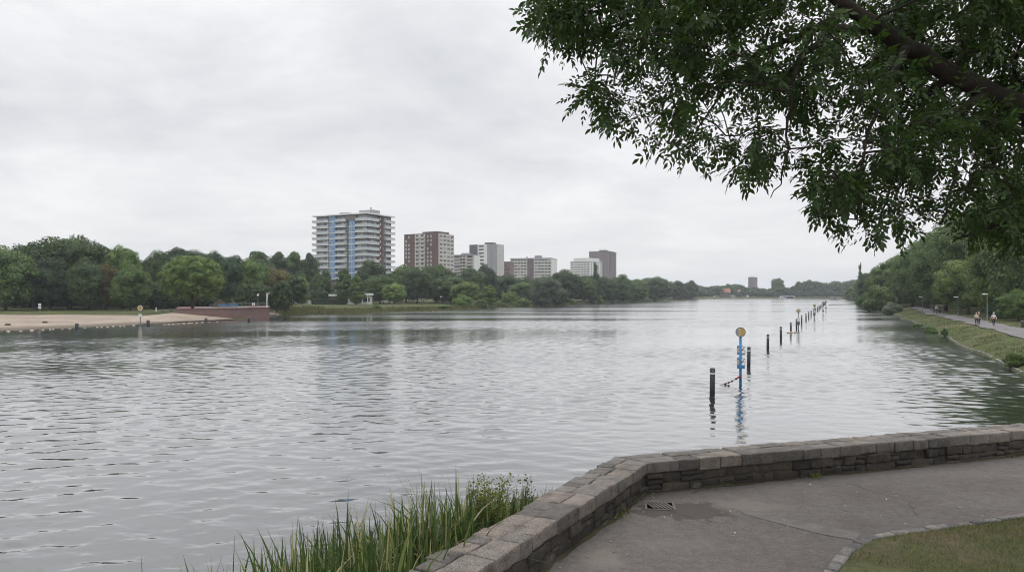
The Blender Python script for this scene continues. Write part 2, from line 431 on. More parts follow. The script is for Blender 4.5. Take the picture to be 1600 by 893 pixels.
sd = bpy.data.lights.new('sun', 'SUN'); sun = bpy.data.objects.new('sun', sd); col.objects.link(sun)
sd.energy = 0.6; sd.angle = R(30); sd.color = (1.0, 0.97, 0.92)
sun.rotation_euler = Vector((math.sin(SUN_AZ) * math.cos(SUN_EL), math.cos(SUN_AZ) * math.cos(SUN_EL), math.sin(SUN_EL))).to_track_quat('Z', 'Y').to_euler()
sun.location = (0, 0, 60)
vs = sc.view_settings
sc.display_settings.display_device = 'sRGB'
vs.view_transform = 'Standard'; vs.look = 'None'; vs.gamma = 1; vs.exposure = 0.2; vs.use_curve_mapping = False
cy = sc.cycles
cy.use_denoising = True; cy.pixel_filter_type = 'BLACKMAN_HARRIS'; cy.filter_width = 1.0
cy.max_bounces = 6; cy.diffuse_bounces = 3; cy.glossy_bounces = 3; cy.transmission_bounces = 4; cy.volume_bounces = 0; cy.transparent_max_bounces = 8
cy.sample_clamp_indirect = 6; cy.caustics_reflective = False; cy.caustics_refractive = False

# ------------------------------------------------------------------ shoreline and terrain
SH = [(-190, 60, 0.2), (-110, 82, 0.9)] + [(*gp(px, py)[:2], b) for px, py, b in
      ((0, 517, 1), (60, 514.5, 1), (120, 511.5, 1), (180, 509, 1), (240, 505.5, 1), (300, 502.5, 1), (345, 500, 0.8), (421, 496.5, 0.3),
       (440, 491.5, 0.5), (465, 491, 0.2), (500, 490, 0), (560, 488, 0), (640, 486, 0), (720, 483.5, 0), (800, 479, 0), (860, 477, 0), (900, 475, 0),
       (960, 472.3, 0), (1000, 470.5, 0), (1050, 468.5, 0), (1090, 467, 0), (1160, 466.2, 0), (1240, 466, 0), (1310, 466, 0))] + \
     [(395, 900, 0), (330, 700, 0), (270, 560, 0), (199, 420, 0), (150, 310, 0), (121, 243, 0), (98, 188, 0), (67.4, 122, 0), (56, 97, 0), (50, 84, 0), (42, 67, 0), (35.9, 53.5, 0), (27.5, 35, 0), (22, 22, 0), (21, 8, 0)]
pts = np.array(SH, dtype=float)
def chaikin(p):
    q = [p[0]]
    for a, b in zip(p[:-1], p[1:]): q += [0.75 * a + 0.25 * b, 0.25 * a + 0.75 * b]
    q.append(p[-1]); return np.array(q)
pts = chaikin(pts)
seg = np.linalg.norm(np.diff(pts[:, :2], axis=0), axis=1); cum = np.concatenate([[0], np.cumsum(seg)])
smp = []
s = 0.0
while s < cum[-1]:
    p = [np.interp(s, cum, pts[:, k]) for k in range(3)]; smp.append(p)
    s += max(2.0, min(14.0, math.hypot(p[0], p[1]) * 0.02))
SHP = np.array(smp)
wob = np.array([mnoise.noise(Vector((a * 0.15, b * 0.15, 0))) for a, b, _ in SHP])
tan_ = np.gradient(SHP[:, :2], axis=0)
for _ in range(6): tan_[1:-1] = (tan_[:-2] + 2 * tan_[1:-1] + tan_[2:]) / 4
tan_ /= np.linalg.norm(tan_, axis=1)[:, None]
NRM = np.stack([-tan_[:, 1], tan_[:, 0]], axis=1)
SHP[:, :2] += NRM * (wob * np.minimum(2.2, np.linalg.norm(SHP[:, :2], axis=1) * 0.008))[:, None]
DN = [-8, -3, 0, 0.8, 1.6, 4, 6, 12, 30, 80, 3000]; HN = [-1.5, -0.7, -0.05, 0.22, 0.5, 0.95, 1.15, 1.3, 1.5, 1.8, 2.0]
DB = [-8, -3, 0, 4, 14, 40, 60, 100, 3000]; HB = [-1.0, -0.4, -0.03, 0.2, 0.62, 1.3, 1.55, 1.8, 2.0]
def prof(d, b): return (1 - b) * np.interp(d, DN, HN) + b * np.interp(d, DB, HB)
def ground_z(x, y):
    dv = np.array([x, y]) - SHP[:, :2]; dd = (dv ** 2).sum(1); i = int(dd.argmin())
    d = math.sqrt(dd[i]) * (1 if dv[i] @ NRM[i] > 0 else -1)
    return float(prof(d, SHP[i, 2]))

def loft(name, rows, mat, lift=0.0, i0=0, i1=None, far=False, clipb=False):
    idx = np.arange(len(SHP))[i0:i1]; V = []; nr = len(rows)
    for i in idx:
        for d in rows:
            if d < 1000: p = SHP[i, :2] + NRM[i] * d
            else:
                c = np.array([60.0, 300.0]); u = SHP[i, :2] - c; u /= np.linalg.norm(u); p = SHP[i, :2] + NRM[i] * 140 + u * d
            z = prof(d, SHP[i, 2]) + lift
            if d > 1: z += 0.12 * mnoise.noise(Vector((p[0] * 0.12, p[1] * 0.12, 1.0)))
            V.append((p[0], p[1], z))
    Q = [(a * nr + k, a * nr + k + 1, (a + 1) * nr + k + 1, (a + 1) * nr + k) for a in range(len(idx) - 1) for k in range(nr - 1)]
    me = np_mesh(name, V, Q, smooth=True)
    return link_mesh(name, me, mat)
ROWS = [-8, -3, -1, 0, 0.8, 1.6, 2.6, 4, 6, 9, 12, 20, 30, 45, 60, 80, 110, 140, 1500]
g = loft('ground', ROWS, M['grass_far']); tag(g, kind='structure')

# beach: the sandy strip of the same bank, edge worn irregularly
ib = [i for i in range(len(SHP)) if -140 < SHP[i, 0] < -60 and SHP[i, 1] < 175]
V = []; nb = 14
for i in range(ib[0], ib[-1] + 1):
    t = (i - ib[0]) / (ib[-1] - ib[0])
    wd = 46 if t < 0.85 else 46 - 24 * (t - 0.85) / 0.15
    wd += 2.5 * mnoise.noise(Vector((i * 0.35, 0, 0)))
    for k in range(nb):
        d = -4 + (wd + 4) * k / (nb - 1); p = SHP[i, :2] + NRM[i] * d
        z = prof(d, SHP[i, 2]) + 0.05 + (0.12 * mnoise.noise(Vector((p[0] * 0.12, p[1] * 0.12, 1.0))) if d > 1 else 0) + 0.05 * mnoise.noise(Vector((p[0] * 0.6, p[1] * 0.6, 4)))
        V.append((p[0], p[1], z))
nrow = ib[-1] + 1 - ib[0]
Q = [(a * nb + k, a * nb + k + 1, (a + 1) * nb + k + 1, (a + 1) * nb + k) for a in range(nrow - 1) for k in range(nb - 1)]
o = link_mesh('beach', np_mesh('beach', V, Q, smooth=True), M['sand']); tag(o, kind='structure')
# sandy boat landing right of the terrace
lp = [gp(421, 492, 0.25), gp(466, 491.3, 0.25), gp(466, 485.5, 0.9), gp(421, 484, 0.9)]
V = []
for a in range(9):
    for b in range(5):
        q = (lp[0].lerp(lp[1], a / 8)).lerp(lp[3].lerp(lp[2], a / 8), b / 4)
        V.append((q.x, q.y, ground_z(q.x, q.y) + 0.06))
o = link_mesh('sand', np_mesh('sand', V, [(a*5+b, a*5+b+1, (a+1)*5+b+1, (a+1)*5+b) for a in range(8) for b in range(4)], smooth=True), M['sand']); tag(o, kind='structure')
# mown path line behind the reeds on the far lawn
V = []
for k in range(14):
    q = gp(495 + k * 6, 482.5 - k * 0.28, 0.9)
    for s_ in (0, 2.0): V.append((q.x + s_ * 0.2, q.y + s_, ground_z(q.x, q.y + s_) + 0.06))
o = link_mesh('path', np_mesh('path', V, [(2*k, 2*k+1, 2*k+3, 2*k+2) for k in range(13)], smooth=True), M['sand']); tag(o, kind='structure')

# asphalt path along the wooded bank
V = []; ii = [i for i in range(len(SHP)) if SHP[i, 0] > 20 and SHP[i, 1] < 236 and SHP[i, 1] > 30]
for i in ii:
    for d in (4.9, 8.0):
        dd = d + (2.5 * max(0, (SHP[i, 1] - 175) / 55))
        p = SHP[i, :2] + NRM[i] * dd
        V.append((p[0], p[1], prof(dd, 0) + 0.12 * mnoise.noise(Vector((p[0] * 0.12, p[1] * 0.12, 1.0))) * 0.4 + 0.09))
o = link_mesh('path', np_mesh('path', V, [(2*k, 2*k+1, 2*k+3, 2*k+2) for k in range(len(ii) - 1)], smooth=True), M['path']); tag(o, kind='structure')
# stone edging at the water on the wooded bank
mb = MB()
for i in ii:
    if SHP[i, 1] > 215 or i + 1 >= len(SHP): continue
    a = Vector((*(SHP[i, :2] + NRM[i] * 0.35), 0)); b = Vector((*(SHP[i+1, :2] + NRM[i+1] * 0.35), 0))
    n = max(1, int((a - b).length / 0.9))
    for k in range(n):
        if rnd.random() < 0.12: continue
        p = a.lerp(b, (k + 0.5) / n); ang = math.atan2((b - a).y, (b - a).x)
        mx = Matrix.Translation(p) @ Matrix.Rotation(ang + rnd.uniform(-.08, .08), 4, 'Z')
        mb.box(-0.44, 0.44, -0.10, 0.10, -0.3, 0.13 + rnd.uniform(-.03, .03), mx)
o = mb.build('kerb', M['kerb']); tag(o, kind='structure')

# ------------------------------------------------------------------ water
def make_water():
    rr = []
    r = 3.0
    while r < 2200:
        rr.append(r); r += max(0.045, r * 0.0036) if r < 400 else r * 0.03
    rr = np.array(rr); dr = np.gradient(rr)
    na = 660
    A = np.linspace(R(-64), R(64), na)
    RR, AA = np.meshgrid(rr, A, indexing='ij')
    X = RR * np.sin(AA); Y = RR * np.cos(AA)
    DR = np.repeat(dr[:, None], na, 1); DT = RR * (A[1] - A[0])
    rs = np.random.RandomState(5)
    nw = 72
    lam = np.exp(rs.uniform(np.log(0.24), np.log(1.95), nw))
    th = R(82) + rs.normal(0, R(36), nw)
    ph = rs.uniform(0, 2 * PI, nw)
    sl = 0.058 * math.sqrt(2 / nw) * np.where(lam < 0.45, 0.85, np.where(lam > 0.6, 1.45, 1.0) * np.where(lam > 1.5, 0.75, 1.0))
    # gusts: calmer and rougher patches
    G = np.zeros_like(X)
    for k in range(9):
        l_ = rs.uniform(14, 70); t_ = R(90) + rs.normal(0, 0.5); G += np.sin(2 * PI / l_ * (X * np.cos(t_) * 0.4 + Y * np.sin(t_)) + rs.uniform(0, 6.28))
    G = np.clip(1 + 0.21 * G, 0.4, 1.8)
    Z = np.zeros_like(X); lost = np.zeros_like(X)
    for k in range(nw):
        kx, ky = math.cos(th[k]), math.sin(th[k])
        eff = np.maximum(DR * abs(ky), DT * abs(kx))                # grid step across the crests
        wgt = np.clip((lam[k] / eff - 1.4) / 1.4, 0, 1)
        Z += wgt * sl[k] * lam[k] / (2 * PI) * np.sin(2 * PI / lam[k] * (X * kx + Y * ky) + ph[k])
        lost += (1 - wgt ** 2) * sl[k] ** 2 / 2
    Z *= G
    al = np.sqrt(2 * lost) * G
    rough = np.sqrt(np.clip(al * 0.30, 0.0003, 0.2))
    V = np.stack([X, Y, Z], -1).reshape(-1, 3)
    nr = len(rr)
    idx = np.arange(nr * na).reshape(nr, na)
    Qd = np.stack([idx[:-1, :-1], idx[:-1, 1:], idx[1:, 1:], idx[1:, :-1]], -1).reshape(-1, 4)[:, ::-1]
    me = np_mesh('water', V, Qd, smooth=True)
    at_ = me.attributes.new('ripple', 'FLOAT', 'POINT'); at_.data.foreach_set('value', rough.ravel().astype(np.float32))
    m, nt, out = new_mat('water')
    tc = N(nt, 'ShaderNodeTexCoord').outputs['Object']
    mp = N(nt, 'ShaderNodeMapping'); mp.inputs['Scale'].default_value = (1.6, 3.4, 1); L(nt, tc, mp.inputs['Vector'])
    f1 = noise_tex(nt, 1.0, 3, 0.5, mp.outputs[0], 0.4)
    a = N(nt, 'ShaderNodeAttribute'); a.attribute_name = 'ripple'
    p = principled(nt, out, (0.013, 0.016, 0.016), a.outputs['Fac'], f1, 0.22, 0.04, 0.5)
    p.inputs['IOR'].default_value = 1.45
    p.inputs['Coat Weight'].default_value = 1.0; p.inputs['Coat IOR'].default_value = 1.65; L(nt, a.outputs['Fac'], p.inputs['Coat Roughness'])
    L(nt, p.inputs['Normal'].links[0].from_socket, p.inputs['Coat Normal'])
    o = link_mesh('water', me, m); tag(o, kind='structure')
make_water()

# ------------------------------------------------------------------ trees of the banks
def sphere_dirs(rs, n):
    v = rs.normal(size=(n, 3)); return v / np.linalg.norm(v, axis=1)[:, None]

def leaf_quads(rs, P, Nn, size, aspect=0.62, droop=0.0):
    n = len(P)
    nn = Nn * 0.8 + np.array([0, 0, 0.38]) + sphere_dirs(rs, n) * 0.62; nn /= np.linalg.norm(nn, axis=1)[:, None]
    t = np.cross(nn, sphere_dirs(rs, n)); t[:, 2] -= droop; t -= nn * (t * nn).sum(1)[:, None]; t /= np.linalg.norm(t, axis=1)[:, None] + 1e-9
    b = np.cross(nn, t)
    sz = size * rs.uniform(0.55, 1.35, n)[:, None]
    j = lambda: rs.uniform(0.75, 1.25, n)[:, None]
    return np.stack([P - t * sz * 0.55 * j(), P + b * sz * 0.5 * aspect * j() + t * sz * rs.uniform(-.2, .2, n)[:, None], P + t * sz * 0.55 * j(), P - b * sz * 0.5 * aspect * j()], 1)

def crown(seed, style, n, leaf, core=True):
    """foliage arrays for a tree of unit height and unit crown width: leaf-sized faces over many lobes"""
    rs = np.random.RandomState(seed); lobes = []
    if style == 'broad':
        nl_ = 44; g_ = PI * (3 - math.sqrt(5))
        for k in range(nl_):
            zz_ = 1 - 2 * (k + 0.5) / nl_
            if zz_ < -0.86: continue
            q = math.sqrt(1 - zz_ * zz_); a = g_ * k + rs.uniform(-.3, .3); r = rs.uniform(0.10, 0.19); f = rs.uniform(0.74, 1.12)
            lobes.append(((0.5 - r * 0.8) * f * q * math.cos(a), (0.5 - r * 0.8) * f * q * math.sin(a), 0.50 + (0.455 - r * 0.6) * (f if zz_ > 0 else 1) * zz_, r, r, r * rs.uniform(0.6, 0.85)))
        for k in range(8):
            d = sphere_dirs(rs, 1)[0] * rs.uniform(0.1, 0.25); lobes.append((d[0], d[1], 0.5 + d[2], 0.2, 0.2, 0.2))
    elif style == 'round':
        for k in range(130):
            zz_ = 1 - 2 * (k + 0.5) / 130
            if zz_ < -0.80: continue
            q = math.sqrt(1 - zz_ * zz_); a = PI * (3 - math.sqrt(5)) * k + rs.uniform(-.15, .15); r = rs.uniform(0.06, 0.10); f = rs.uniform(0.95, 1.03)
            lobes.append((q * math.cos(a) * 0.425 * f, q * math.sin(a) * 0.425 * f, 0.56 + zz_ * (0.37 if zz_ > 0 else 0.40) * f, r, r, r * 0.8))
        lobes.append((0, 0, 0.54, 0.40, 0.40, 0.36))
    elif style == 'tall':
        for k in range(46):
            u = (k + rs.uniform(0, 1)) / 46; z = 0.10 + u * 0.84
            rmax = 0.5 * min(1, (u / 0.25) ** 0.5 if u < 0.25 else 1) * min(1, ((1.02 - u) / 0.42) ** 0.55)
            a = rs.uniform(0, 2 * PI); r = rs.uniform(0.14, 0.24) * (1 - 0.35 * u); rr = max(0, rmax - r * 0.75) * rs.uniform(0.5, 1.1)
            lobes.append((rr * math.cos(a), rr * math.sin(a), z, r, r, 0.06 * rs.uniform(0.8, 1.5)))
    elif style == 'spire':
        for k in range(36):
            u = rs.uniform(0, 1); z = 0.06 + u * 0.88; rmax = 0.36 * (1 - u) ** 0.6 + 0.06
            a = rs.uniform(0, 2 * PI); rr = rmax * rs.uniform(0.2, 0.9); r = rs.uniform(0.12, 0.2) * (1.1 - 0.6 * u)
            lobes.append((rr * math.cos(a), rr * math.sin(a), z, r, r, 0.08))
    elif style == 'bush':
        for k in range(34):
            d = sphere_dirs(rs, 1)[0]; d[2] = abs(d[2]); r = rs.uniform(0.08, 0.2); f = rs.uniform(0.55, 1.2)
            lobes.append((d[0] * 0.36 * f, d[1] * 0.36 * f, 0.08 + d[2] * 0.70 * f * (1 - 0.35 * math.hypot(d[0], d[1])), r, r, r * rs.uniform(0.8, 1.3)))
        lobes.append((0.05, 0, 0.25, 0.26, 0.24, 0.32))
    Lb = np.array(lobes)
    Lb[:, :3] += rs.normal(0, 0.012, (len(Lb), 3))
    area = (Lb[:, 3] * Lb[:, 5]); pr = area / area.sum()
    m = int(n * 1.9); k = rs.choice(len(Lb), m, p=pr); d = sphere_dirs(rs, m)
    d[:, 2] = np.where((d[:, 2] < -0.3) & (rs.uniform(size=m) < 0.5), -d[:, 2], d[:, 2])
    f = rs.uniform(0.78, 1.12, m) + (rs.uniform(size=m) < 0.08) * rs.uniform(0, 0.28, m)
    P = Lb[k, :3] + d * Lb[k, 3:6] * f[:, None]
    ins = np.zeros(m, dtype=bool)
    for l in Lb:
        q = (P - l[:3]) / l[3:6]; ins |= (q ** 2).sum(1) < 0.5
    P, d = P[~ins][:n], d[~ins][:n]
    P[:, 2] = np.maximum(P[:, 2], 0.015)
    droop = {'round': 0.5, 'bush': 0.3}.get(style, 0.15)
    quads = leaf_quads(rs, P, d, leaf, 0.7, droop)
    V = quads.reshape(-1, 3); Qi = np.arange(len(V)).reshape(-1, 4); T = None
    if core:  # solid inner lobes, added so light does not leak through the foliage
        bm = bmesh.new(); bmesh.ops.create_icosphere(bm, subdivisions=1, radius=1.0)
        iv = np.array([v.co[:] for v in bm.verts]); it = np.array([[v.index for v in f_.verts] for f_ in bm.faces]); bm.free()
        cv = []; ct = []; base = len(V)
        for l in Lb:
            cv.append(l[:3] + iv * l[3:6] * 0.70 * rs.uniform(0.85, 1.12, (len(iv), 1))); ct.append(it + base); base += len(iv)
        V = np.concatenate([V] + cv); T = np.concatenate(ct)
    return V, Qi, T

def trunk_mesh(seed, h=0.62, r=0.022, limbs=7):
    rr = random.Random(seed); mb = MB()
    pts_ = [Vector((rr.uniform(-.012, .012) * k, rr.uniform(-.012, .012) * k, h * k / 6 - 0.01)) for k in range(7)]
    mb.tube(pts_, [r * 1.45, r * 1.05, r * 0.95, r * 0.85, r * 0.7, r * 0.5, r * 0.25], 9)
    for k in range(limbs):
        z = h * rr.uniform(0.3, 0.85); a = rr.uniform(0, 2 * PI); ln = rr.uniform(0.14, 0.26)
        b0 = Vector((0, 0, z)); b2 = b0 + Vector((math.cos(a) * ln, math.sin(a) * ln, ln * rr.uniform(0.5, 1.0))); b1 = b0.lerp(b2, 0.5) + Vector((0, 0, -0.015))
        mb.tube([b0, b1, b2], [r * 0.5, r * 0.33, r * 0.12], 6)
    me = bpy.data.meshes.new('trunk'); me.from_pydata(mb.v, [], mb.f); me.polygons.foreach_set('use_smooth', np.ones(len(me.polygons), dtype=bool)); return me

TRUNKS = [trunk_mesh(s_) for s_ in (1, 2, 3)]
CR = {}
def crown_mesh(key, seed, style, n, leaf):
    V, Qi, T = crown(seed, style, n, leaf)
    CR[key] = np_mesh('crown', V, Qi, T)
for k in range(4): crown_mesh(('broad', k), 20 + k, 'broad', 14000, 0.031)
for k in range(2): crown_mesh(('tall', k), 40 + k, 'tall', 9000, 0.04)
crown_mesh(('round', 0), 50, 'round', 20000, 0.024)
for k in range(2): crown_mesh(('spire', k), 60 + k, 'spire', 5000, 0.045)
for k in range(3): crown_mesh(('bush', k), 70 + k, 'bush', 7000, 0.05)
for k in range(3): crown_mesh(('fine', k), 80 + k, 'broad', 26000, 0.021)

tree_n = [0]
def tree(px, ytop, wpx, Y, style, leaf, label, name='tree', cat='tree', bark='bark', zb=None, group=None, wider=1.0):
    p = at(px, 0, Y); zb = ground_z(p.x, p.y) - 0.05 if zb is None else zb
    h = H - (ytop - HY) / F * Y - zb; wd = wpx / F * Y * wider
    keys = sorted(k for k in CR if k[0] == style); key = keys[tree_n[0] % len(keys)]; tree_n[0] += 1
    t = thing(name, label, cat, (p.x, p.y, zb), rnd.uniform(0, 2 * PI), group)
    if style != 'bush':
        o = bpy.data.objects.new('trunk', TRUNKS[tree_n[0] % 3]); col.objects.link(o); o.parent = t
        if not o.data.materials: o.data.materials.append(M['bark'])
        o.scale = (h * 0.9, h * 0.9, h)
        if bark != 'bark': o.material_slots[0].link = 'OBJECT'; o.material_slots[0].material = M[bark]
    else:
        mb = MB()
        for k in range(5): mb.tube([(0, 0, -0.05), (math.cos(k * 1.3) * wd * 0.1, math.sin(k * 1.3) * wd * 0.1, h * 0.3), (math.cos(k * 1.3) * wd * 0.2, math.sin(k * 1.3) * wd * 0.2, h * 0.55)], [0.05, 0.04, 0.015], 6)
        mb.build('stem', M['bark'], t)
    me = CR[key]
    if not me.materials: me.materials.append(M[leaf])
    o = bpy.data.objects.new('crown', me); col.objects.link(o); o.parent = t; o.scale = (wd, wd, h)
    o.material_slots[0].link = 'OBJECT'; o.material_slots[0].material = M[leaf]
    return t

TR = [  # px, top y, width px, distance, crown kind, leaf colour, label
 (8, 384, 96, 172, 'broad', 'leaf_mid', 'big green broadleaf tree behind the lawn, cut off by the left edge'),
 (48, 371, 66, 196, 'broad', 'leaf_dark', 'dark tree with a ragged top just right of the big tree at the left edge'),
 (108, 360, 112, 186, 'broad', 'leaf_dark', 'tallest and broadest dark tree of the wood behind the beach'),
 (78, 400, 72, 178, 'broad', 'leaf_blue', 'low blue-green tree in front of the tallest tree behind the beach'),
 (138, 408, 62, 177, 'broad', 'leaf_dark', 'dark drooping tree right below the tallest tree, its skirt almost at the lawn'),
 (166, 406, 42, 179, 'broad', 'leaf_olive', 'yellowish brown-tinged tree among the dark trees behind the beach'),
 (192, 377, 56, 192, 'broad', 'leaf_mid', 'tree with a pointed domed top behind the yellowish tree'),
 (204, 411, 54, 176, 'broad', 'leaf_mid', 'brighter green tree at the lawn edge right of the yellowish tree'),
 (243, 393, 62, 205, 'broad', 'leaf_dark', 'dark tree between the bright green tree and the ball-shaped willow'),
 (283, 380, 72, 212, 'broad', 'leaf_blue', 'blue-dark tree rising directly above the ball-shaped willow'),
 (328, 386, 62, 214, 'broad', 'leaf_blue', 'dark tree showing over the right shoulder of the ball-shaped willow'),
 (362, 396, 58, 202, 'broad', 'leaf_blue', 'almost black-green tree standing right beside the ball-shaped willow'),
 (396, 404, 56, 204, 'broad', 'leaf_mid', 'mid green tree behind the right end of the brick terrace'),
 (428, 414, 50, 208, 'broad', 'leaf_olive', 'olive green tree behind the white car park, left of the poplars'),
 (375, 447, 17, 186, 'tall', 'leaf_dark', 'slim young dark tree behind the terrace railing'),
 (404, 392, 56, 322, 'tall', 'leaf_dark', 'leftmost poplar of the row rising behind the olive tree'),
 (437, 394, 44, 328, 'tall', 'leaf_dark', 'second poplar of the row, with a gap of sky on its left'),
 (461, 393, 42, 330, 'tall', 'leaf_mid', 'third poplar of the row left of the balcony tower'),
 (482, 396, 36, 332, 'tall', 'leaf_dark', 'rightmost poplar of the row, touching the balcony tower'),
 (472, 432, 26, 268, 'tall', 'leaf_light', 'pale young tree with a whitish trunk by the white box on the lawn'),
 (496, 426, 24, 300, 'tall', 'leaf_mid', 'young tree at the foot of the left corner of the balcony tower'),
 (508, 420, 25, 288, 'tall', 'leaf_dark', 'narrow dark tree left of the lower blue panels of the tower'),
 (537, 420, 30, 264, 'tall', 'leaf_mid', 'narrow tree standing between the two blue panel columns of the tower'),
 (557, 430, 26, 262, 'tall', 'leaf_light', 'lighter green tree under the second blue panel column of the tower'),
 (580, 407, 52, 318, 'broad', 'leaf_dark', 'tall dark tree covering the right foot of the balcony tower'),
 (594, 426, 46, 288, 'broad', 'leaf_mid', 'round green tree right of the white pavilion'),
 (616, 440, 36, 278, 'broad', 'leaf_light', 'small light green tree by the lamp right of the pavilion'),
 (634, 411, 46, 318, 'broad', 'leaf_mid', 'tree in front of the left edge of the dark brick tower block'),
 (652, 417, 50, 300, 'broad', 'leaf_dark', 'dark spreading tree on the lawn below the brick tower block'),
 (682, 409, 50, 328, 'broad', 'leaf_mid', 'rounded tree reaching highest below the brick tower block'),
 (704, 427, 52, 296, 'broad', 'leaf_dark', 'bushy tree at the right end of the far lawn'),
 (737, 416, 46, 338, 'broad', 'leaf_dark', 'dark tree hiding the foot of the low beige block'),
 (760, 413, 34, 352, 'broad', 'leaf_blue', 'darkest pointed tree in front of the grey tower'),
 (728, 437, 42, 282, 'broad', 'leaf_light', 'yellow-green willow leaning over the far shore'),
 (764, 445, 28, 288, 'tall', 'leaf_willow', 'pale feathery willow on the far waterline below the grey tower'),
 (790, 427, 54, 374, 'broad', 'leaf_dark', 'dark broad tree below the small dark red building'),
 (796, 446, 26, 318, 'bush', 'leaf_light', 'light green rounded tree right of the feathery willow'),
 (818, 438, 42, 352, 'broad', 'leaf_mid', 'green tree left of the silvery willow'),
 (852, 428, 46, 336, 'broad', 'leaf_silver', 'silvery grey-green willow, the palest tree on the far shore'),
 (876, 448, 24, 350, 'broad', 'leaf_mid', 'small tree tucked against the right side of the silvery willow'),
 (884, 421, 50, 402, 'broad', 'leaf_dark', 'dark tree just left of the white terraced block'),
 (912, 430, 44, 420, 'broad', 'leaf_mid', 'tree at the foot of the white terraced block'),
 (929, 411, 24, 425, 'spire', 'leaf_blue', 'pointed dark tree standing before the mauve brick tower'),
 (945, 430, 34, 440, 'broad', 'leaf_dark', 'dark tree right of the pointed tree at the mauve tower'),
 (968, 429, 42, 470, 'broad', 'leaf_dark', 'rounded tree right of the mauve brick tower'),
 (992, 433, 40, 520, 'broad', 'leaf_mid', 'tree half way between the mauve tower and the end of the far shore'),
 (1024, 429, 50, 590, 'broad', 'leaf_dark', 'broad flat-topped tree, the highest right of the mauve tower'),
 (1060, 437, 26, 700, 'broad', 'leaf_dark', 'first of two small domed trees where the far shore ends'),
 (1078, 438, 24, 760, 'broad', 'leaf_dark', 'second of two small domed trees where the far shore ends'),
 (1215, 432, 20, 1000, 'broad', 'leaf_mid', 'tall knobbly tree sticking up right of the distant tower'),
 (1345, 411, 15, 420, 'spire', 'leaf_dark', 'thin poplar spire at the far end of the wooded bank'),
]
for a in TR: tree(*a[:6], a[6], bark='birch' if 'whitish' in a[6] else 'bark', wider=1.1)
tree(301, 397, 97, 165, 'round', 'leaf_willow', 'ball-shaped green willow standing alone on the brick terrace', zb=1.75)
RB = [
 (1362, 420, 44, 345, 'fine', 'leaf_dark', 'dark tree beside the poplar spire on the wooded bank'),
 (1396, 402, 70, 262, 'fine', 'leaf_mid', 'large tree at the far end of the bank path'),
 (1426, 398, 76, 236, 'fine', 'leaf_light', 'green tree where the bank path disappears'),
 (1450, 366, 88, 205, 'fine', 'leaf_mid', 'tall tree behind the two cyclists'),
 (1478, 360, 84, 176, 'fine', 'leaf_mid', 'tree right of the two cyclists with a bare lower trunk'),
 (1512, 398, 84, 147, 'fine', 'leaf_light', 'yellowish green maple with a clear trunk beside the path'),
 (1570, 350, 110, 130, 'fine', 'leaf_light', 'broad tree behind the lamp and the lone skater'),
 (1628, 262, 170, 118, 'fine', 'leaf_mid', 'huge tree at the right edge behind the path'),
 (1540, 310, 140, 160, 'fine', 'leaf_mid', 'very tall tree rising behind the yellowish green maple'),
]
for a in RB: tree(*a, wider=1.12)
BU = [
 (345, 460, 19, 182, 'bush', 'leaf_rust', 'rust-tinged round shrub behind the terrace railing'),
 (363, 462, 11, 182, 'bush', 'leaf_silver', 'small pale weeping shrub beside the rust-tinged one'),
 (395, 472.5, 26, 210, 'bush', 'leaf_mid', 'low dark shrub behind the right end of the terrace'),
 (588, 473, 16, 224, 'bush', 'leaf_willow', 'rounded green shrub at the waterline before the pavilion'),
 (620, 477, 14, 232, 'bush', 'leaf_light', 'low shrub on the far waterline right of the pavilion'),
 (652, 477, 10, 236, 'bush', 'leaf_mid', 'smallest shrub on the far waterline below the brick tower block'),
 (690, 474, 30, 250, 'bush', 'leaf_willow', 'wide mound of bank shrubs at the end of the far lawn'),
 (722, 455, 34, 264, 'bush', 'leaf_willow', 'rounded shrub at the water under the yellow-green willow'),
 (752, 460, 24, 275, 'bush', 'leaf_light', 'light shrub hanging over the water below the grey tower'),
 (780, 468, 26, 300, 'bush', 'leaf_willow', 'low green shrub beside the shore lamp'),
 (812, 460, 36, 318, 'bush', 'leaf_willow', 'sloping shrub at the water left of the silvery willow'),
 (840, 468, 24, 338, 'bush', 'leaf_mid', 'dark shrub under the silvery willow'),
 (866, 468, 22, 360, 'bush', 'leaf_mid', 'shrub right below the silvery willow, at the waterline'),
 (892, 465, 16, 385, 'bush', 'leaf_mid', 'shrub on the waterline below the white terraced block'),
 (934, 453, 20, 425, 'bush', 'leaf_willow', 'pale shrub in front of the pointed dark tree'),
 (966, 463, 13, 465, 'bush', 'leaf_silver', 'small pale shrub alone on the shore right of the mauve tower'),
 (1010, 462, 22, 560, 'bush', 'leaf_mid', 'dark shrub on the shore below the broad flat-topped tree'),
 (1376, 430, 50, 226, 'bush', 'leaf_light', 'big light green willow bush hanging over the water on the wooded bank'),
 (1353, 447, 28, 300, 'bush', 'leaf_mid', 'green bush at the water left of the big willow bush'),
 (1394, 468, 32, 198, 'bush', 'leaf_silver', 'grey-green low bush at the start of the bank path'),
 (1434, 502.5, 19, 121, 'bush', 'leaf_mid', 'flat tuft on the bank edge nearest the cyclists'),
 (1455, 503, 23, 101, 'bush', 'leaf_mid', 'dark round tuft at the stone edging halfway down the bank'),
 (1476, 510.5, 12, 92, 'bush', 'leaf_mid', 'small tuft in the dry bank grass'),
 (1588, 541, 34, 52.5, 'bush', 'leaf_light', 'leafy green bush at the water beside the right edge'),
 (1592, 452, 66, 110, 'fine', 'leaf_mid', 'shrub at the wood edge behind the lone skater'),
 (1560, 463, 36, 122, 'bush', 'leaf_dark', 'dark shrub at the wood edge behind the lamp'),
 (1632, 470, 50, 92, 'bush', 'leaf_mid', 'shrub at the wood edge beyond the right side of the view'),
]
for a in BU: tree(*a, name='shrub', cat='shrub')

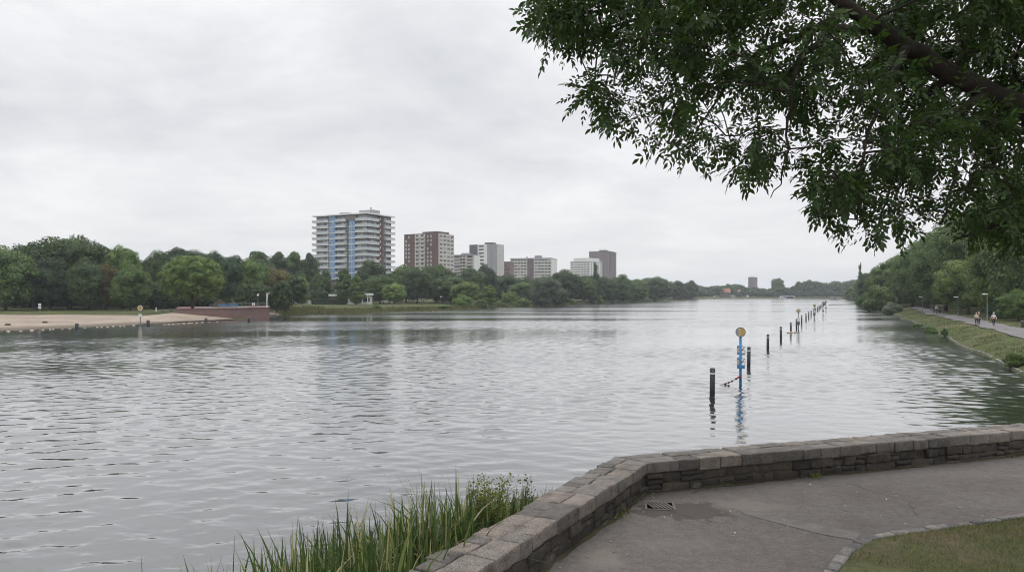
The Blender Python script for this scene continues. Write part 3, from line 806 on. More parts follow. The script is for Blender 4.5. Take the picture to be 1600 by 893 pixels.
# ------------------------------------------------------------------ woods that read as one mass behind the single trees
def wood(name, spots, leaf, seed, n=2600, lf=0.058):
    rs = np.random.RandomState(seed)
    pro = [crown(seed + k, 'broad', n, lf) for k in range(4)]
    VV, QQ, TT, base = [], [], [], 0
    for i, (px, yt, wpx, Y, up) in enumerate(spots):
        p = at(px, 0, Y); zb = ground_z(p.x, p.y) - 0.1
        h = H - (yt - HY) / F * Y - zb; wd = wpx / F * Y
        V, Qi, T = pro[i % 4]; a = rs.uniform(0, 6.28)
        c_, s_ = math.cos(a), math.sin(a)
        x = (V[:, 0] * c_ - V[:, 1] * s_) * wd + p.x; y = (V[:, 0] * s_ + V[:, 1] * c_) * wd + p.y
        z = np.where(up, V[:, 2], V[:, 2]) * h + zb
        VV.append(np.stack([x, y, z], 1)); QQ.append(Qi + base); TT.append(T + base); base += len(V)
    o = link_mesh(name, np_mesh(name, np.concatenate(VV), np.concatenate(QQ), np.concatenate(TT)), M[leaf])
    return tag(o, kind='stuff')
def sky_at(px, S_): return float(np.interp(px, [a for a, b in S_], [b for a, b in S_]))
SKL = [(-120, 372), (0, 376), (40, 378), (100, 370), (150, 382), (170, 398), (195, 388), (230, 400), (285, 388), (340, 396), (370, 404), (420, 412), (480, 418)]
sp_ = [(px + rnd.uniform(-8, 8), sky_at(px, SKL) + rnd.uniform(2, 14), rnd.uniform(48, 66), rnd.uniform(208, 240), 0) for px in range(-140, 470, 26)]
sp_ += [(px + rnd.uniform(-8, 8), rnd.uniform(430, 446), rnd.uniform(34, 48), rnd.uniform(190, 204), 0) for px in range(-140, 440, 24)]
sp_ += [(px + rnd.uniform(-5, 5), rnd.uniform(456, 466), rnd.uniform(26, 38), rnd.uniform(197, 203), 0) for px in range(-150, 450, 13)]
tag(wood('wood', sp_, 'leaf_dark', 101), 'dark mass of wood filling in behind the beach trees', 'wood')
SKM = [(440, 418), (500, 436), (560, 432), (590, 418), (640, 420), (700, 418), (740, 423), (800, 429), (850, 430), (900, 427), (960, 433), (1000, 435), (1030, 433), (1060, 441), (1095, 445)]
def midY(px): return float(np.interp(px, [440, 700, 800, 900, 960, 1000, 1050, 1095], [345, 345, 400, 450, 530, 620, 740, 880]))
sp_ = [(px + rnd.uniform(-5, 5), sky_at(px, SKM) + rnd.uniform(1, 10), rnd.uniform(32, 44), midY(px) + rnd.uniform(-8, 25), 0) for px in range(575, 1095, 13)]
sp_ += [(px + rnd.uniform(-5, 5), rnd.uniform(446, 455), rnd.uniform(22, 32), midY(px) - rnd.uniform(10, 40), 0) for px in range(690, 1095, 15)]
sp_ += [(px + rnd.uniform(-5, 5), rnd.uniform(440, 452), rnd.uniform(22, 32), 338, 0) for px in range(425, 500, 13)]
sp_ += [(px + rnd.uniform(-3, 3), rnd.uniform(397, 408), rnd.uniform(24, 32), rnd.uniform(340, 352), 0) for px in range(388, 494, 9)]
tag(wood('wood', sp_, 'leaf_dark', 111), 'continuous belt of green wood along the far shore below the towers', 'wood')
SKF = [(1060, 444), (1090, 444), (1130, 444), (1150, 440), (1165, 446), (1190, 448), (1205, 447), (1235, 447), (1255, 435), (1280, 434), (1292, 440), (1320, 434), (1350, 432)]
sp_ = [(px + rnd.uniform(-4, 4), sky_at(px, SKF) + rnd.uniform(0, 4), rnd.uniform(18, 30), 955 + rnd.uniform(0, 40), 0) for px in range(1060, 1352, 8)]
sp_ += [(px + rnd.uniform(-4, 4), rnd.uniform(449, 457), rnd.uniform(14, 22), 948, 0) for px in list(range(1060, 1120, 9)) + list(range(1160, 1210, 9)) + list(range(1250, 1335, 9))]
tag(wood('wood', sp_, 'leaf_dark', 121, 1500, 0.075), 'hazy distant wood closing the end of the lake', 'wood')
SKR = [(1335, 434), (1370, 416), (1400, 402), (1440, 376), (1480, 345), (1540, 300), (1600, 250), (1800, 150)]
def rY(px): return float(np.interp(px, [1335, 1350, 1370, 1400, 1440, 1480, 1540, 1600, 1700, 1850], [640, 480, 370, 292, 245, 222, 190, 165, 140, 125]))
sp_ = [(px + rnd.uniform(-6, 6), sky_at(px, SKR) + rnd.uniform(2, 16), rnd.uniform(50, 76) * min(1.4, 0.5 + (px - 1335) / 150), rY(px) + rnd.uniform(0, 15), 0) for px in list(range(1338, 1400, 10)) + list(range(1400, 1860, 18))]
sp_ += [(px + rnd.uniform(-6, 6), 452 + rnd.uniform(-8, 6), rnd.uniform(40, 60), rY(px) - rnd.uniform(4, 12), 0) for px in range(1410, 1860, 22)]
sp_ += [(px, 455, 16, Y_, 0) for px, Y_ in ((1336, 600), (1341, 500), (1347, 430), (1352, 380), (1330, 690), (1325, 760))]
tag(wood('wood', sp_, 'leaf_mid', 131, 4200, 0.046), 'dense dark wood along the right bank behind the path', 'wood')

# ------------------------------------------------------------------ buildings across the water
class Building:
    """local x runs along the front towards its right corner (0), local y into the depth, z up from the ground"""
    def __init__(s, name, label, pxc, ytop, Y, pxl, pxr, rot, wall, wallname='wall', roof=None, z0=1.8, cat='building'):
        c = at(pxc, 0, Y); s.c = c; s.r = R(rot); s.z0 = z0
        s.ux, s.uy = math.cos(s.r), math.sin(s.r)
        s.top = H - (ytop - HY) / F * Y - z0
        s.t = thing(name, label, cat, (c.x, c.y, z0), s.r)
        s.x0 = s.fx(pxl); s.y1 = s.fy(pxr); s.Y = Y
        s.boxes('wall', [(s.x0, 0, 0, s.y1, 0, s.top)], wall)
        if roof: s.boxes('roof', [(s.x0 - 0.25, 0.25, -0.25, s.y1 + 0.25, s.top, s.top + 0.6)], roof)
    def fx(s, px):
        k = (px - CX) / F; return (s.c.y * k - s.c.x) / (s.ux - s.uy * k)
    def fy(s, px):
        k = (px - CX) / F; vx, vy = -s.uy, s.ux; return (s.c.y * k - s.c.x) / (vx - vy * k)
    def zt(s, py): return H - (py - HY) / F * s.Y - s.z0
    def boxes(s, name, bl, mat, parent=None):
        mb = MB()
        for b in bl: mb.box(*b)
        return mb.build(name, M[mat] if isinstance(mat, str) else mat, parent or s.t)
    def grid(s, name, face, xs, zs, wd, ht, mat, dep=0.05, skip=None, limit=100):
        """one mesh, copied to every place: face 'f' (front) or 'r' (right side)"""
        proto = None; k = 0
        for j, z in enumerate(zs):
            for i, x in enumerate(xs):
                if skip and skip(i, j): continue
                if proto is None:
                    mb = MB()
                    if face == 'f': mb.box(-wd/2, wd/2, -dep, 0.02, 0, ht)
                    else: mb.box(-0.02, dep, -wd/2, wd/2, 0, ht)
                    o = proto = mb.build(name, M[mat], s.t)
                else:
                    o = proto.copy(); col.objects.link(o); o.parent = s.t
                o.location = (x, 0, z) if face == 'f' else (0, x, z)
                k += 1
        return k

def cen(a, b, n): return [a + (b - a) * (k + 0.5) / n for k in range(n)]

# --- balcony tower
B = Building('apartment_tower', 'tall pale apartment tower with wrapped balconies and two blue glazed columns', 573, 334, 362, 494.5, 611, -27.8, 'brown_panel')
fl = 9.2 / F * 362
top = B.top
zs = [top - fl * (k + 1) for k in range(14)]
xl, xr = B.x0, 0.0
f = B.fx
B.boxes('roof', [(xl - 1.5, 1.6, -1.7, B.y1 + 1.5, top, top + 0.55)], 'white_paint')
B.boxes('roof_box', [(f(522), f(534), 4, 8, top + 0.55, top + 2.0)], 'concrete_grey')
B.boxes('roof_box', [(f(551), f(572), 5, 11, top + 0.55, top + 2.6)], 'concrete_grey')
mb = MB(); mb.tube([(-0.6, 4, top + 0.5), (-0.6, 4, top + 3.0)], 0.12, 6).ball((-0.6, 4, top + 3.2), 0.4, 8, 6); mb.build('antenna', M['dark_metal'], B.t)
# strips of facade in front of the body
B.boxes('brick_strip', [(0.02, 0.12, B.fy(590), B.fy(597.5), 0, top - 0.05)], 'brick_brown')
B.boxes('white_strip', [(f(511.8), f(513.6), -0.2, 0.0, 0, top - fl * 1.0)], 'white_wall')
B.boxes('panel', [(f(543), f(558), -1.2, 0.0, top - fl * 0.98, top - 0.05)], 'brown_panel')
secs = [(f(496), f(510.5), 3), (f(527.5), f(541.5), 3), (f(559.5), -0.3, 3)]
def tower_floor(z, first):
    """balconies with their railings for one storey"""
    th = 0.30; rh = 1.0; d = 1.6
    # left balcony runs round the end of the block
    L1 = [(f(494.5) - 1.7, f(516), -d, -0.21), (f(527), f(543), -d, -0.02), (f(558), 1.6, -d, -0.02)]
    for k, (a, b, y0, y1) in enumerate(L1):
        bl = [(a, b, y0, y1, z - th, z)]; rl = [(a, b, y0, y0 + 0.07, z + 0.08, z + rh)]
        if k == 0:
            bl.append((a, xl - 0.02, y1 + 0.003, 6, z - th, z)); rl.append((a, a + 0.07, y0 + 0.075, 6, z + 0.08, z + rh))
        if k == 2:
            e = B.fy(589); bl.append((0.02, b, y1 + 0.003, e, z - th, z)); rl.append((b - 0.07, b, y0 + 0.075, e, z + 0.08, z + rh))
        s_ = B.boxes('balcony', bl, 'white_paint'); B.boxes('railing', rl, 'rail_glass', s_)
    e0, e1 = B.fy(599), B.y1 + 1.5
    s_ = B.boxes('balcony', [(0.13, 1.6, e0, e1, z - th, z)], 'white_paint')
    B.boxes('railing', [(1.53, 1.6, e0, e1, z + 0.08, z + rh)], 'rail_glass', s_)
for j, z in enumerate(zs):
    tower_floor(z, j == 0)
    if j > 10: continue
    for c0, c1 in ((f(516.2), f(526)), (f(547.2), f(556.4))):
        if j == 0 and c0 > f(540): continue
        p_ = B.boxes('blue_glazing', [(c0, c1, -1.0, -0.02, z + 0.1, z + fl - 0.15)], 'blue_panel')
        cx_ = (c0 + c1) / 2
        B.boxes('mullion', [(cx_ - 0.06, cx_ + 0.06, -1.06, -1.001, z + 0.1, z + fl - 0.15), (c0 - 0.15, c1 + 0.15, -1.12, -1.001, z - 0.25, z + 0.1)], 'white_wall', p_)
win = []
for a, b, n in secs: win += cen(a, b, n)
B.grid('window', 'f', win[:9], zs[:11], 2.3, fl - 0.6, 'window_mid', 0.06)
B.grid('side_window', 'r', cen(1.2, B.fy(588), 3) + [B.fy(594)] + cen(B.fy(600), B.fy(609), 2), zs[:11], 1.9, fl - 0.7, 'window_mid', 0.14, skip=lambda i, j: i == 3)
B.grid('stair_window', 'r', [B.fy(594)], [z + 0.9 for z in zs[:12]], 1.0, 1.1, 'window_light', 0.16)

# --- brick tower block
B = Building('tower_block', 'dark brown brick tower block with pale balconies up its middle', 684, 364, 505, 631.5, 709, -30, 'brick_brown')
top = B.top; fl = 6.38 / F * 505; zs = [top - 0.9 - fl * (k + 0.75) for k in range(13)]; f = B.fx
B.boxes('roof', [(B.x0 + 0.01, f(660), 0.01, B.y1, top, top + 0.25)], 'slate')
B.boxes('stair_head', [(f(660), -0.02, 0.02, B.y1 * 0.7, top, top + 1.3)], 'brick_brown')
B.boxes('side_cladding', [(0.0, 0.25, 0.7, B.y1, 0, top - 0.05)], 'concrete')
B.boxes('balcony_bay', [(f(649), f(664.5), -0.5, 0.0, 0, top - 0.2)], 'concrete')
B.grid('side_window', 'r', cen(1.2, B.y1 - 0.1, 4), [z + 0.6 for z in zs], B.y1 / 4 * 0.62, 1.25, 'window_dark', 0.31)
B.grid('window', 'f', [f(634.5), f(639), f(668.5), f(673.5)], [z + 0.2 for z in zs], 1.0, 1.7, 'window_light', 0.06, skip=lambda i, j: (i * 7 + j * 5) % 6 == 0)
for j, z in enumerate(zs):
    for a, b in ((650, 656), (658, 664)):
        s_ = B.boxes('balcony', [(f(a), f(b), -1.6, -0.51, z - 0.15, z + 1.0)], 'concrete')
        B.boxes('opening', [(f(a) + 0.3, f(b) - 0.9, -0.6, -0.51, z + 1.1, z + fl - 0.3)], 'window_dark', s_)

# --- low beige block
B = Building('apartment_block', 'low beige apartment block with long dark window bands beside the brick tower block', 741, 398.5, 556, 706, 750, -22, 'concrete', roof='concrete_grey')
top = B.top; fl = 5.1 / F * 556; f = B.fx; zs = [top - fl * (k + 0.95) for k in range(8)]
B.boxes('end_wall', [(0.0, 0.12, -0.1, B.y1, 0, top - 0.02)], 'white_wall')
B.grid('window_band', 'f', [f(714), f(734)], [z + 0.7 for z in zs], 4.6, 1.25, 'window_dark', 0.08)
B.grid('balcony', 'f', [f(722.5)], [z for z in zs], 4.2, 1.0, 'concrete', 0.9)
B.grid('opening', 'f', [f(720.5), f(725)], [z + 1.15 for z in zs], 1.6, 1.1, 'window_dark', 0.08)
B.boxes('roof_box', [(f(719), f(730), 2, 6, top + 0.6, top + 1.9)], 'concrete_grey')

# --- grey tower
B = Building('apartment_block', 'tall grey tower with a dark slate corner and a white window strip', 776.5, 381, 590, 733.5, 787.5, -24, 'concrete_grey')
top = B.top; fl = 5.5 / F * 590; f = B.fx; zs = [top - fl * (k + 0.95) for k in range(13)]
B.boxes('slate_panel', [(B.x0, f(745.5), -0.12, 0.0, 0, top)], 'slate')
B.boxes('white_strip', [(f(747), f(761), -0.15, 0.0, 0, top)], 'white_wall')
B.grid('window', 'f', [f(752)], [z + 0.6 for z in zs], 4.4, 1.35, 'window_dark', 0.2)
B.boxes('side_cladding', [(0.0, 0.1, 0.3, B.y1, 0, top)], 'concrete')
B.grid('side_window', 'r', cen(B.y1 * 0.12, B.y1 * 0.95, 4), [z + 0.7 for z in zs], B.y1 / 4 * 0.7, 1.3, 'window_light', 0.16, skip=lambda i, j: (i + j * 3) % 5 == 0)
B.boxes('stair_head', [(f(756), f(769), 1.5, 7, top, top + 1.5)], 'slate')
B.boxes('joint', [(f(768.2), f(768.6), -0.06, 0.0, 0, top)], 'slate')

# --- small dark red building
B = Building('brick_building', 'small dark red brick building squeezed between the grey tower and the long slab', 797.3, 409.5, 640, 785, 803, -10, 'brick_red', roof='slate')
B.grid('window', 'f', [B.fx(790), B.fx(794)], [B.top - 3.5 * k for k in (1, 2, 3)], 1.2, 1.4, 'window_dark', 0.06)

# --- long slab
B = Building('apartment_block', 'long pale slab of flats with a reddish stair strip in the middle', 861.5, 403.5, 690, 797.5, 870.5, -14, 'concrete', roof='concrete_grey')
top = B.top; fl = 4.75 / F * 690; f = B.fx; zs = [top - fl * (k + 0.95) for k in range(9)]
B.boxes('stair_strip', [(f(824), f(834), -0.4, 0.0, 0, top)], 'brick_mauve')
B.boxes('end_wall', [(0.0, 0.12, -0.1, B.y1, 0, top - 0.02)], 'white_wall')
B.grid('window', 'f', cen(f(798.5), f(823), 5) + cen(f(835), f(861), 5), [z + 0.75 for z in zs], 2.5, 1.25, 'window_dark', 0.08)
B.grid('side_window', 'r', [B.fy(868.5)], [z + 0.7 for z in zs], 1.6, 1.3, 'window_light', 0.16)
B.boxes('roof_box', [(f(834.5), f(845), 2, 7, top + 0.6, top + 3.0)], 'concrete_grey')
B.boxes('chimney', [(f(821.5), f(823), 3, 4, top + 0.6, top + 2.4)], 'concrete_grey')

# --- white terraced block
B = Building('apartment_block', 'white terraced block with a set-back top storey in front of the mauve tower', 922, 407.5, 760, 891, 940, -32, 'white_wall')
top = B.top; fl = 3.75 / F * 760; f = B.fx; zs = [top - fl * (k + 0.95) for k in range(8)]
B.boxes('roof', [(B.x0 - 0.5, 0.5, -0.5, B.y1 + 0.5, top, top + 0.4)], 'white_paint')
B.boxes('penthouse', [(f(895), -2.5, 2, B.y1 - 1, top + 0.4, top + 3.0)], 'white_wall')
B.boxes('penthouse_roof', [(f(894), -1.5, 1, B.y1, top + 3.0, top + 3.3)], 'white_paint')
B.grid('window', 'f', cen(f(892), -0.4, 6), [z + 0.5 for z in zs], 2.3, 1.3, 'window_dark', 0.06)
B.grid('side_window', 'r', cen(0.6, B.y1 - 0.4, 5), [z + 0.5 for z in zs], 2.0, 1.3, 'window_dark', 0.06)
B.grid('balcony', 'f', cen(f(892), -0.4, 3), [z - 0.5 for z in zs], 4.0, 0.9, 'white_paint', 1.0)

# --- mauve brick tower
B = Building('tower_block', 'mauve brick tower with small pale windows, behind the white terraced block', 953, 393, 850, 920.5, 963, -22, 'brick_mauve', roof='slate')
top = B.top; fl = 3.9 / F * 850; f = B.fx; zs = [top - fl * (k + 1.0) for k in range(13)]
B.grid('window', 'f', cen(f(922), -0.3, 7), [z + 0.8 for z in zs], 1.3, 1.3, 'window_light', 0.06)
B.grid('side_window', 'r', cen(0.5, B.y1 - 0.3, 3), [z + 0.8 for z in zs], 1.5, 1.3, 'window_light', 0.06)
B.boxes('stair_head', [(f(935), f(947), 3, 9, top + 0.6, top + 2.3)], 'brick_mauve')

# --- distant tower
B = Building('tower_block', 'distant lone dark tower above the trees at the end of the lake', 1177.5, 433, 1480, 1169, 1183.5, -30, 'brick_mauve', roof='slate')
B.grid('window', 'f', cen(B.x0 + 0.4, -0.4, 4), [B.top - 3.2 * (k + 1) for k in range(7)], 1.2, 1.5, 'window_dark', 0.1)
B.boxes('antenna', [(-5, -4.7, 3, 3.3, B.top + 0.6, B.top + 3.5), (-1, -0.7, 3, 3.3, B.top + 0.6, B.top + 3.0)], 'dark_metal')

# --- red roofed house and other far-shore bits
def house(px, ybase, ytop, wpx, Y, label, wall, roof, flat=False):
    c = at(px, 0, Y); z0 = H - (ybase - HY) / F * Y; wd = wpx / F * Y; h = (ybase - ytop) / F * Y
    t = thing('house', label, 'house', (c.x, c.y, z0), R(-12))
    MB().box(-wd/2, wd/2, 0, 8, -3, h * 0.5).build('wall', M[wall], t)
    mb = MB(); e = wd / 2 + 0.6
    n = [(-e, -0.6, h*0.5), (e, -0.6, h*0.5), (e, 8.6, h*0.5), (-e, 8.6, h*0.5), (-e * 0.55, 4, h), (e * 0.9, 4, h)]
    mb.v = n; mb.f = [(0, 1, 5, 4), (1, 2, 5), (2, 3, 4, 5), (3, 0, 4), (3, 2, 1, 0)]
    mb.build('roof', M[roof], t)
    w0 = MB().box(-0.6, 0.6, -0.06, 0.01, h * 0.18, h * 0.4).build('window', M['window_dark'], t); w0.location.x = -wd * 0.3
    for x in (0, wd * 0.3):
        w1 = w0.copy(); col.objects.link(w1); w1.parent = t; w1.location.x = x
house(1133.5, 462, 450.5, 15, 946, 'house with a bright orange-red tiled roof on the distant shore', 'wood_grey', 'orange_tile')
house(1155, 462, 452.5, 5.5, 946, 'narrow tan-fronted house right of the orange roof on the distant shore', 'tan', 'orange_tile')
def boat(px, py, lpx, label, mat='white_paint', cabin=True, rz=0.0):
    p = gp(px, py); ln = lpx / F * p.y
    t = thing('boat', label, 'boat', (p.x, p.y, 0), rz)
    mb = MB(); b_ = ln * 0.14; hh = ln * 0.13
    mb.v = [(-ln/2, -b_, 0.1), (ln*0.3, -b_, 0.1), (ln*0.45, 0, 0.1), (ln*0.3, b_, 0.1), (-ln/2, b_, 0.1),
            (-ln/2, -b_*1.2, hh), (ln*0.34, -b_*1.2, hh*1.1), (ln/2, 0, hh*1.35), (ln*0.34, b_*1.2, hh*1.1), (-ln/2, b_*1.2, hh)]
    mb.f = [(4,3,2,1,0), (5,6,7,8,9), (0,1,6,5), (1,2,7,6), (2,3,8,7), (3,4,9,8), (4,0,5,9)]
    mb.build('hull', M[mat], t)
    if cabin:
        c = MB().box(-ln*0.3, ln*0.12, -b_*0.8, b_*0.8, hh, hh*2.2).build('cabin', M['white_paint'], t)
        MB().box(-ln*0.26, ln*0.08, -b_*0.83, -b_*0.81, hh*1.45, hh*1.95).build('window', M['window_dark'], c)
        MB().box(-ln*0.33, ln*0.16, -b_*0.9, b_*0.9, hh*2.2, hh*2.32).build('roof', M['cloth_white'], c)
boat(1146, 466.3, 9, 'small white cabin boat moored in front of the orange-roofed house')
boat(1223, 466.2, 12, 'white cabin boat moored on the distant shore right of the lone tower')
boat(1044, 468.8, 4, 'small dark rowing boat alone on the water near the far shore', 'dark_metal', False)
# long dark boathouse with pale gable ends
c = gp(1232, 465.8, 0.2); t = thing('boathouse', 'long low dark boathouse by the white boat on the distant shore', 'boathouse', (c.x, c.y + 3, 0.2))
ln = 22 / F * c.y
MB().box(-ln/2, ln/2, 0, 5, 0, 2.2).build('wall', M['dark_metal'], t)
mb = MB(); mb.v = [(-ln/2-.4, -.5, 2.2), (ln/2+.4, -.5, 2.2), (ln/2+.4, 5.5, 2.2), (-ln/2-.4, 5.5, 2.2), (-ln/2-.4, 2.5, 3.4), (ln/2+.4, 2.5, 3.4)]; mb.f = [(0,1,5,4), (1,2,5), (2,3,4,5), (3,0,4), (3,2,1,0)]
mb.build('roof', M['slate'], t)
MB().box(ln/2 - 1.5, ln/2 + 0.05, -0.1, 0, 0.6, 2.1).build('door', M['white_wall'], t)
# pale tents / vehicles at the distant quay
for k, (px, wp, hp, lab) in enumerate(((1115, 2.4, 3.2, 'pale kiosk left of the orange-roofed house'), (1168, 4.5, 4.0, 'white kiosk on the quay left of the distant lone tower'), (1178, 2.4, 3.0, 'small white kiosk under the distant lone tower'))):
    c = at(px, 0, 944); wd = wp / F * 944; hh = hp / F * 944
    t = thing('kiosk', lab, 'kiosk', (c.x, c.y, ground_z(c.x, c.y)))
    MB().box(-wd/2, wd/2, -1, 1, 0, hh * 0.75).build('wall', M['white_wall'], t)
    mb = MB(); e = wd/2 + .3; mb.v = [(-e, -1.3, hh*.75), (e, -1.3, hh*.75), (e, 1.3, hh*.75), (-e, 1.3, hh*.75), (0, 0, hh)]; mb.f = [(0,1,4), (1,2,4), (2,3,4), (3,0,4), (3,2,1,0)]
    mb.build('roof', M['white_paint'], t)

# --- white pavilion and its surroundings on the lawn
def pavilion():
    Y = 272; c = at(545, 0, Y); z0 = ground_z(c.x, c.y)
    t = thing('pavilion', 'white flat-roofed lakeside pavilion under the trees at the foot of the balcony tower', 'pavilion', (c.x, c.y, z0), R(-3))
    u = Y / F
    x = lambda px: (px - 545) * u
    MB().box(x(542), x(576), 0.6, 6, 0, 3.0).build('wall', M['white_wall'], t)
    MB().box(x(513), x(551.5), -0.2, 6, 3.05, 3.75).build('roof', M['white_paint'], t)
    MB().box(x(559), x(578), -1.6, 6, 3.3, 4.1).build('roof', M['white_paint'], t)
    p0 = MB().box(-0.16, 0.16, -1.4, -1.1, 0, 3.3).build('column', M['white_paint'], t); p0.location.x = x(576.2)
    for px in (559.8, 568): p1 = p0.copy(); col.objects.link(p1); p1.parent = t; p1.location.x = x(px)
    w0 = MB().box(-1.3, 1.3, 0.53, 0.62, 0.9, 2.5).build('window', M['window_dark'], t); w0.location.x = x(552)
    for px in (564, 572): w1 = w0.copy(); col.objects.link(w1); w1.parent = t; w1.location.x = x(px)
    MB().box(x(515), x(541), 1.5, 5, 0, 3.0).build('terrace_wall', M['brown_panel'], t)
pavilion()
def hedge_obj(px0, px1, ytop, ybase, Y, label):
    a = at(px0, 0, Y); b = at(px1, 0, Y); rs = np.random.RandomState(int(px0)); n = 5000
    wd = b.x - a.x; h = (ybase - ytop) / F * Y; z0 = ground_z((a.x + b.x) / 2, Y)
    P = rs.uniform(0, 1, (n, 3)); f_ = rs.randint(0, 3, n)
    P[:, 1] = np.where(f_ == 0, 0.0, P[:, 1]); P[:, 2] = np.where(f_ == 1, 1.0, P[:, 2])
    Nn = np.stack([np.zeros(n), np.where(f_ == 0, -1, 0), np.where(f_ == 1, 1, 0.2)], 1).astype(float)
    P = P * np.array([wd, 1.2, h]) + np.array([-wd / 2, -0.6, 0]) + rs.normal(0, 0.06, (n, 3))
    V = leaf_quads(rs, P, Nn, 0.32).reshape(-1, 3)
    cx_ = (a.x + b.x) / 2
    me = np_mesh('hedge', V, np.arange(len(V)).reshape(-1, 4)); o = link_mesh('hedge', me, M['leaf_blue'], None, (cx_, Y, z0))
    bm_ = MB().box(-wd/2 + .1, wd/2 - .1, -0.5, 0.5, 0, h - 0.1); c_ = bm_.build('core', M['leaf_blue'], o)
    return tag(o, label, 'hedge')
hedge_obj(488, 541, 466, 473.5, 266, 'clipped dark hedge left of the white pavilion')
# low far fence and trailer behind the lawn right of the pavilion
c = at(604, 0, 300); t = thing('trailer', 'white trailer half hidden under the tree right of the pavilion', 'trailer', (c.x, c.y, ground_z(c.x, c.y)))
MB().box(-2.4, 2.4, -1, 1, 0.6, 2.0).build('body', M['white_wall'], t)
for x in (-1.2, 1.2):
    wl = MB().disc((x, -0.9, 0.35), (0, 1, 0), 0.34, 0.2, 16).build('wheel', M['rubber'], t)

# --- car
def car(px, ybase, Y, label, rz, mat='car_white'):
    c = at(px, 0, Y); t = thing('car', label, 'car', (c.x, c.y, ground_z(c.x, c.y) + 0.02), rz)
    prof_ = [(-2.05, 0.35), (-2.1, 0.75), (-1.95, 0.95), (-1.2, 1.0), (-0.75, 1.42), (0.75, 1.45), (1.5, 1.02), (2.0, 0.95), (2.1, 0.7), (2.05, 0.35)]
    mb = MB(); n = len(prof_)
    mb.v = [(x, -0.85 + (0.12 if z > 1.1 else 0), z) for x, z in prof_] + [(x, 0.85 - (0.12 if z > 1.1 else 0), z) for x, z in prof_]
    mb.f = [tuple(range(n)), tuple(reversed(range(n, 2*n)))] + [(k, n+k, n+(k+1) % n, (k+1) % n) for k in range(n)]
    mb.build('body', M[mat], t)
    for s_ in (-1, 1):
        g_ = MB(); y = s_ * 0.80; e = s_ * 0.06
        g_.v = [(-1.1, y + e, 1.02), (1.35, y + e, 1.05), (0.7, y, 1.38), (-0.7, y, 1.37)]; g_.f = [(0, 1, 2, 3)]; g_.build('window', M['window_dark'], t)
        for x in (-1.3, 1.3):
            w_ = MB().disc((x, s_ * 0.8, 0.33), (0, 1, 0), 0.33, 0.22, 18).build('wheel', M['rubber'], t)
            MB().disc((x, s_ * 0.915, 0.33), (0, 1, 0), 0.2, 0.01, 14).build('rim', M['lamp_metal'], w_)
        MB().box(2.03, 2.11, s_ * 0.6 - 0.15, s_ * 0.6 + 0.15, 0.68, 0.82).build('headlight', M['window_light'], t)
    return t
car(455.5, 472.5, 268, 'white car parked on the lawn edge left of the balcony tower', R(172))
# covered dark van and white box beside it
c = at(463, 0, 276); t = thing('camper', 'camper with a domed grey top parked behind the white car', 'camper', (c.x, c.y, ground_z(c.x, c.y)))
MB().box(-1.7, 1.7, -1, 1, 0.35, 1.9).build('body', M['dark_metal'], t); MB().ball((0, 0, 1.85), (1.75, 1.0, 0.75), 16, 8).build('roof', M['rail_glass'], t, True)
for x in (-1.0, 1.0): MB().disc((x, -0.95, 0.33), (0, 1, 0), 0.33, 0.2, 16).build('wheel', M['rubber'], t)
c = at(480.5, 0, 270); t = thing('cabinet', 'white electrical cabinet beside the whitish trunk of the young tree', 'cabinet', (c.x, c.y, ground_z(c.x, c.y)))
MB().box(-0.85, 0.85, -0.5, 0.5, 0, 1.5).build('body', M['white_wall'], t); MB().box(-0.92, 0.92, -0.57, 0.57, 1.5, 1.6).build('lid', M['white_paint'], t)
MB().box(-0.7, -0.03, -0.52, -0.503, 0.1, 1.4).build('door', M['white_paint'], t); MB().box(0.03, 0.7, -0.52, -0.503, 0.1, 1.4).build('door', M['white_paint'], t)

# ------------------------------------------------------------------ brick terrace with railing
WA = Vector(((272 - CX) / F * 150.0, 150.0, 0)); WB = Vector(((421 - CX) / F * 162.0, 162.0, 0)); TZ = 2.32
WC = Vector((WB.x * 1.17, WB.y * 1.17, 0)); WD = Vector((-84, 185, 0))
dirw = (WB - WA).normalized(); nw_ = Vector((dirw.y, -dirw.x, 0))
t = thing('terrace', 'brick terrace standing out into the lake at the end of the beach', 'terrace', (0, 0, 0))
mb = MB(); off = dirw.orthogonal() if False else Vector((-nw_.x, -nw_.y, 0)) * 0.5
mb.v = []
def prism(mb, poly, z0, z1):
    n = len(poly); i = len(mb.v)
    mb.v += [(p.x, p.y, z0 if not hasattr(z0, '__len__') else z0[k]) for k, p in enumerate(poly)] + [(p.x, p.y, z1 if not hasattr(z1, '__len__') else z1[k]) for k, p in enumerate(poly)]
    mb.f += [tuple(reversed(range(i, i + n))), tuple(range(i + n, i + 2 * n))] + [(i + k, i + (k+1) % n, i + n + (k+1) % n, i + n + k) for k in range(n)]
prism(mb, [WA, WB, WC, WD], -1.2, [TZ - 0.25, TZ, TZ, TZ - 0.2])
mb.build('brick_wall', M['brick_red'], t)
mb = MB()
prism(mb, [WA + nw_ * 0.12, WB + nw_ * 0.12 + dirw * 0.1, WB - nw_ * 0.45 + dirw * 0.1, WA - nw_ * 0.45], [TZ - 0.247, TZ + 0.003, TZ + 0.003, TZ - 0.247], [TZ - 0.10, TZ + 0.15, TZ + 0.15, TZ - 0.10])
mb.build('coping', M['brick_mauve'], t)
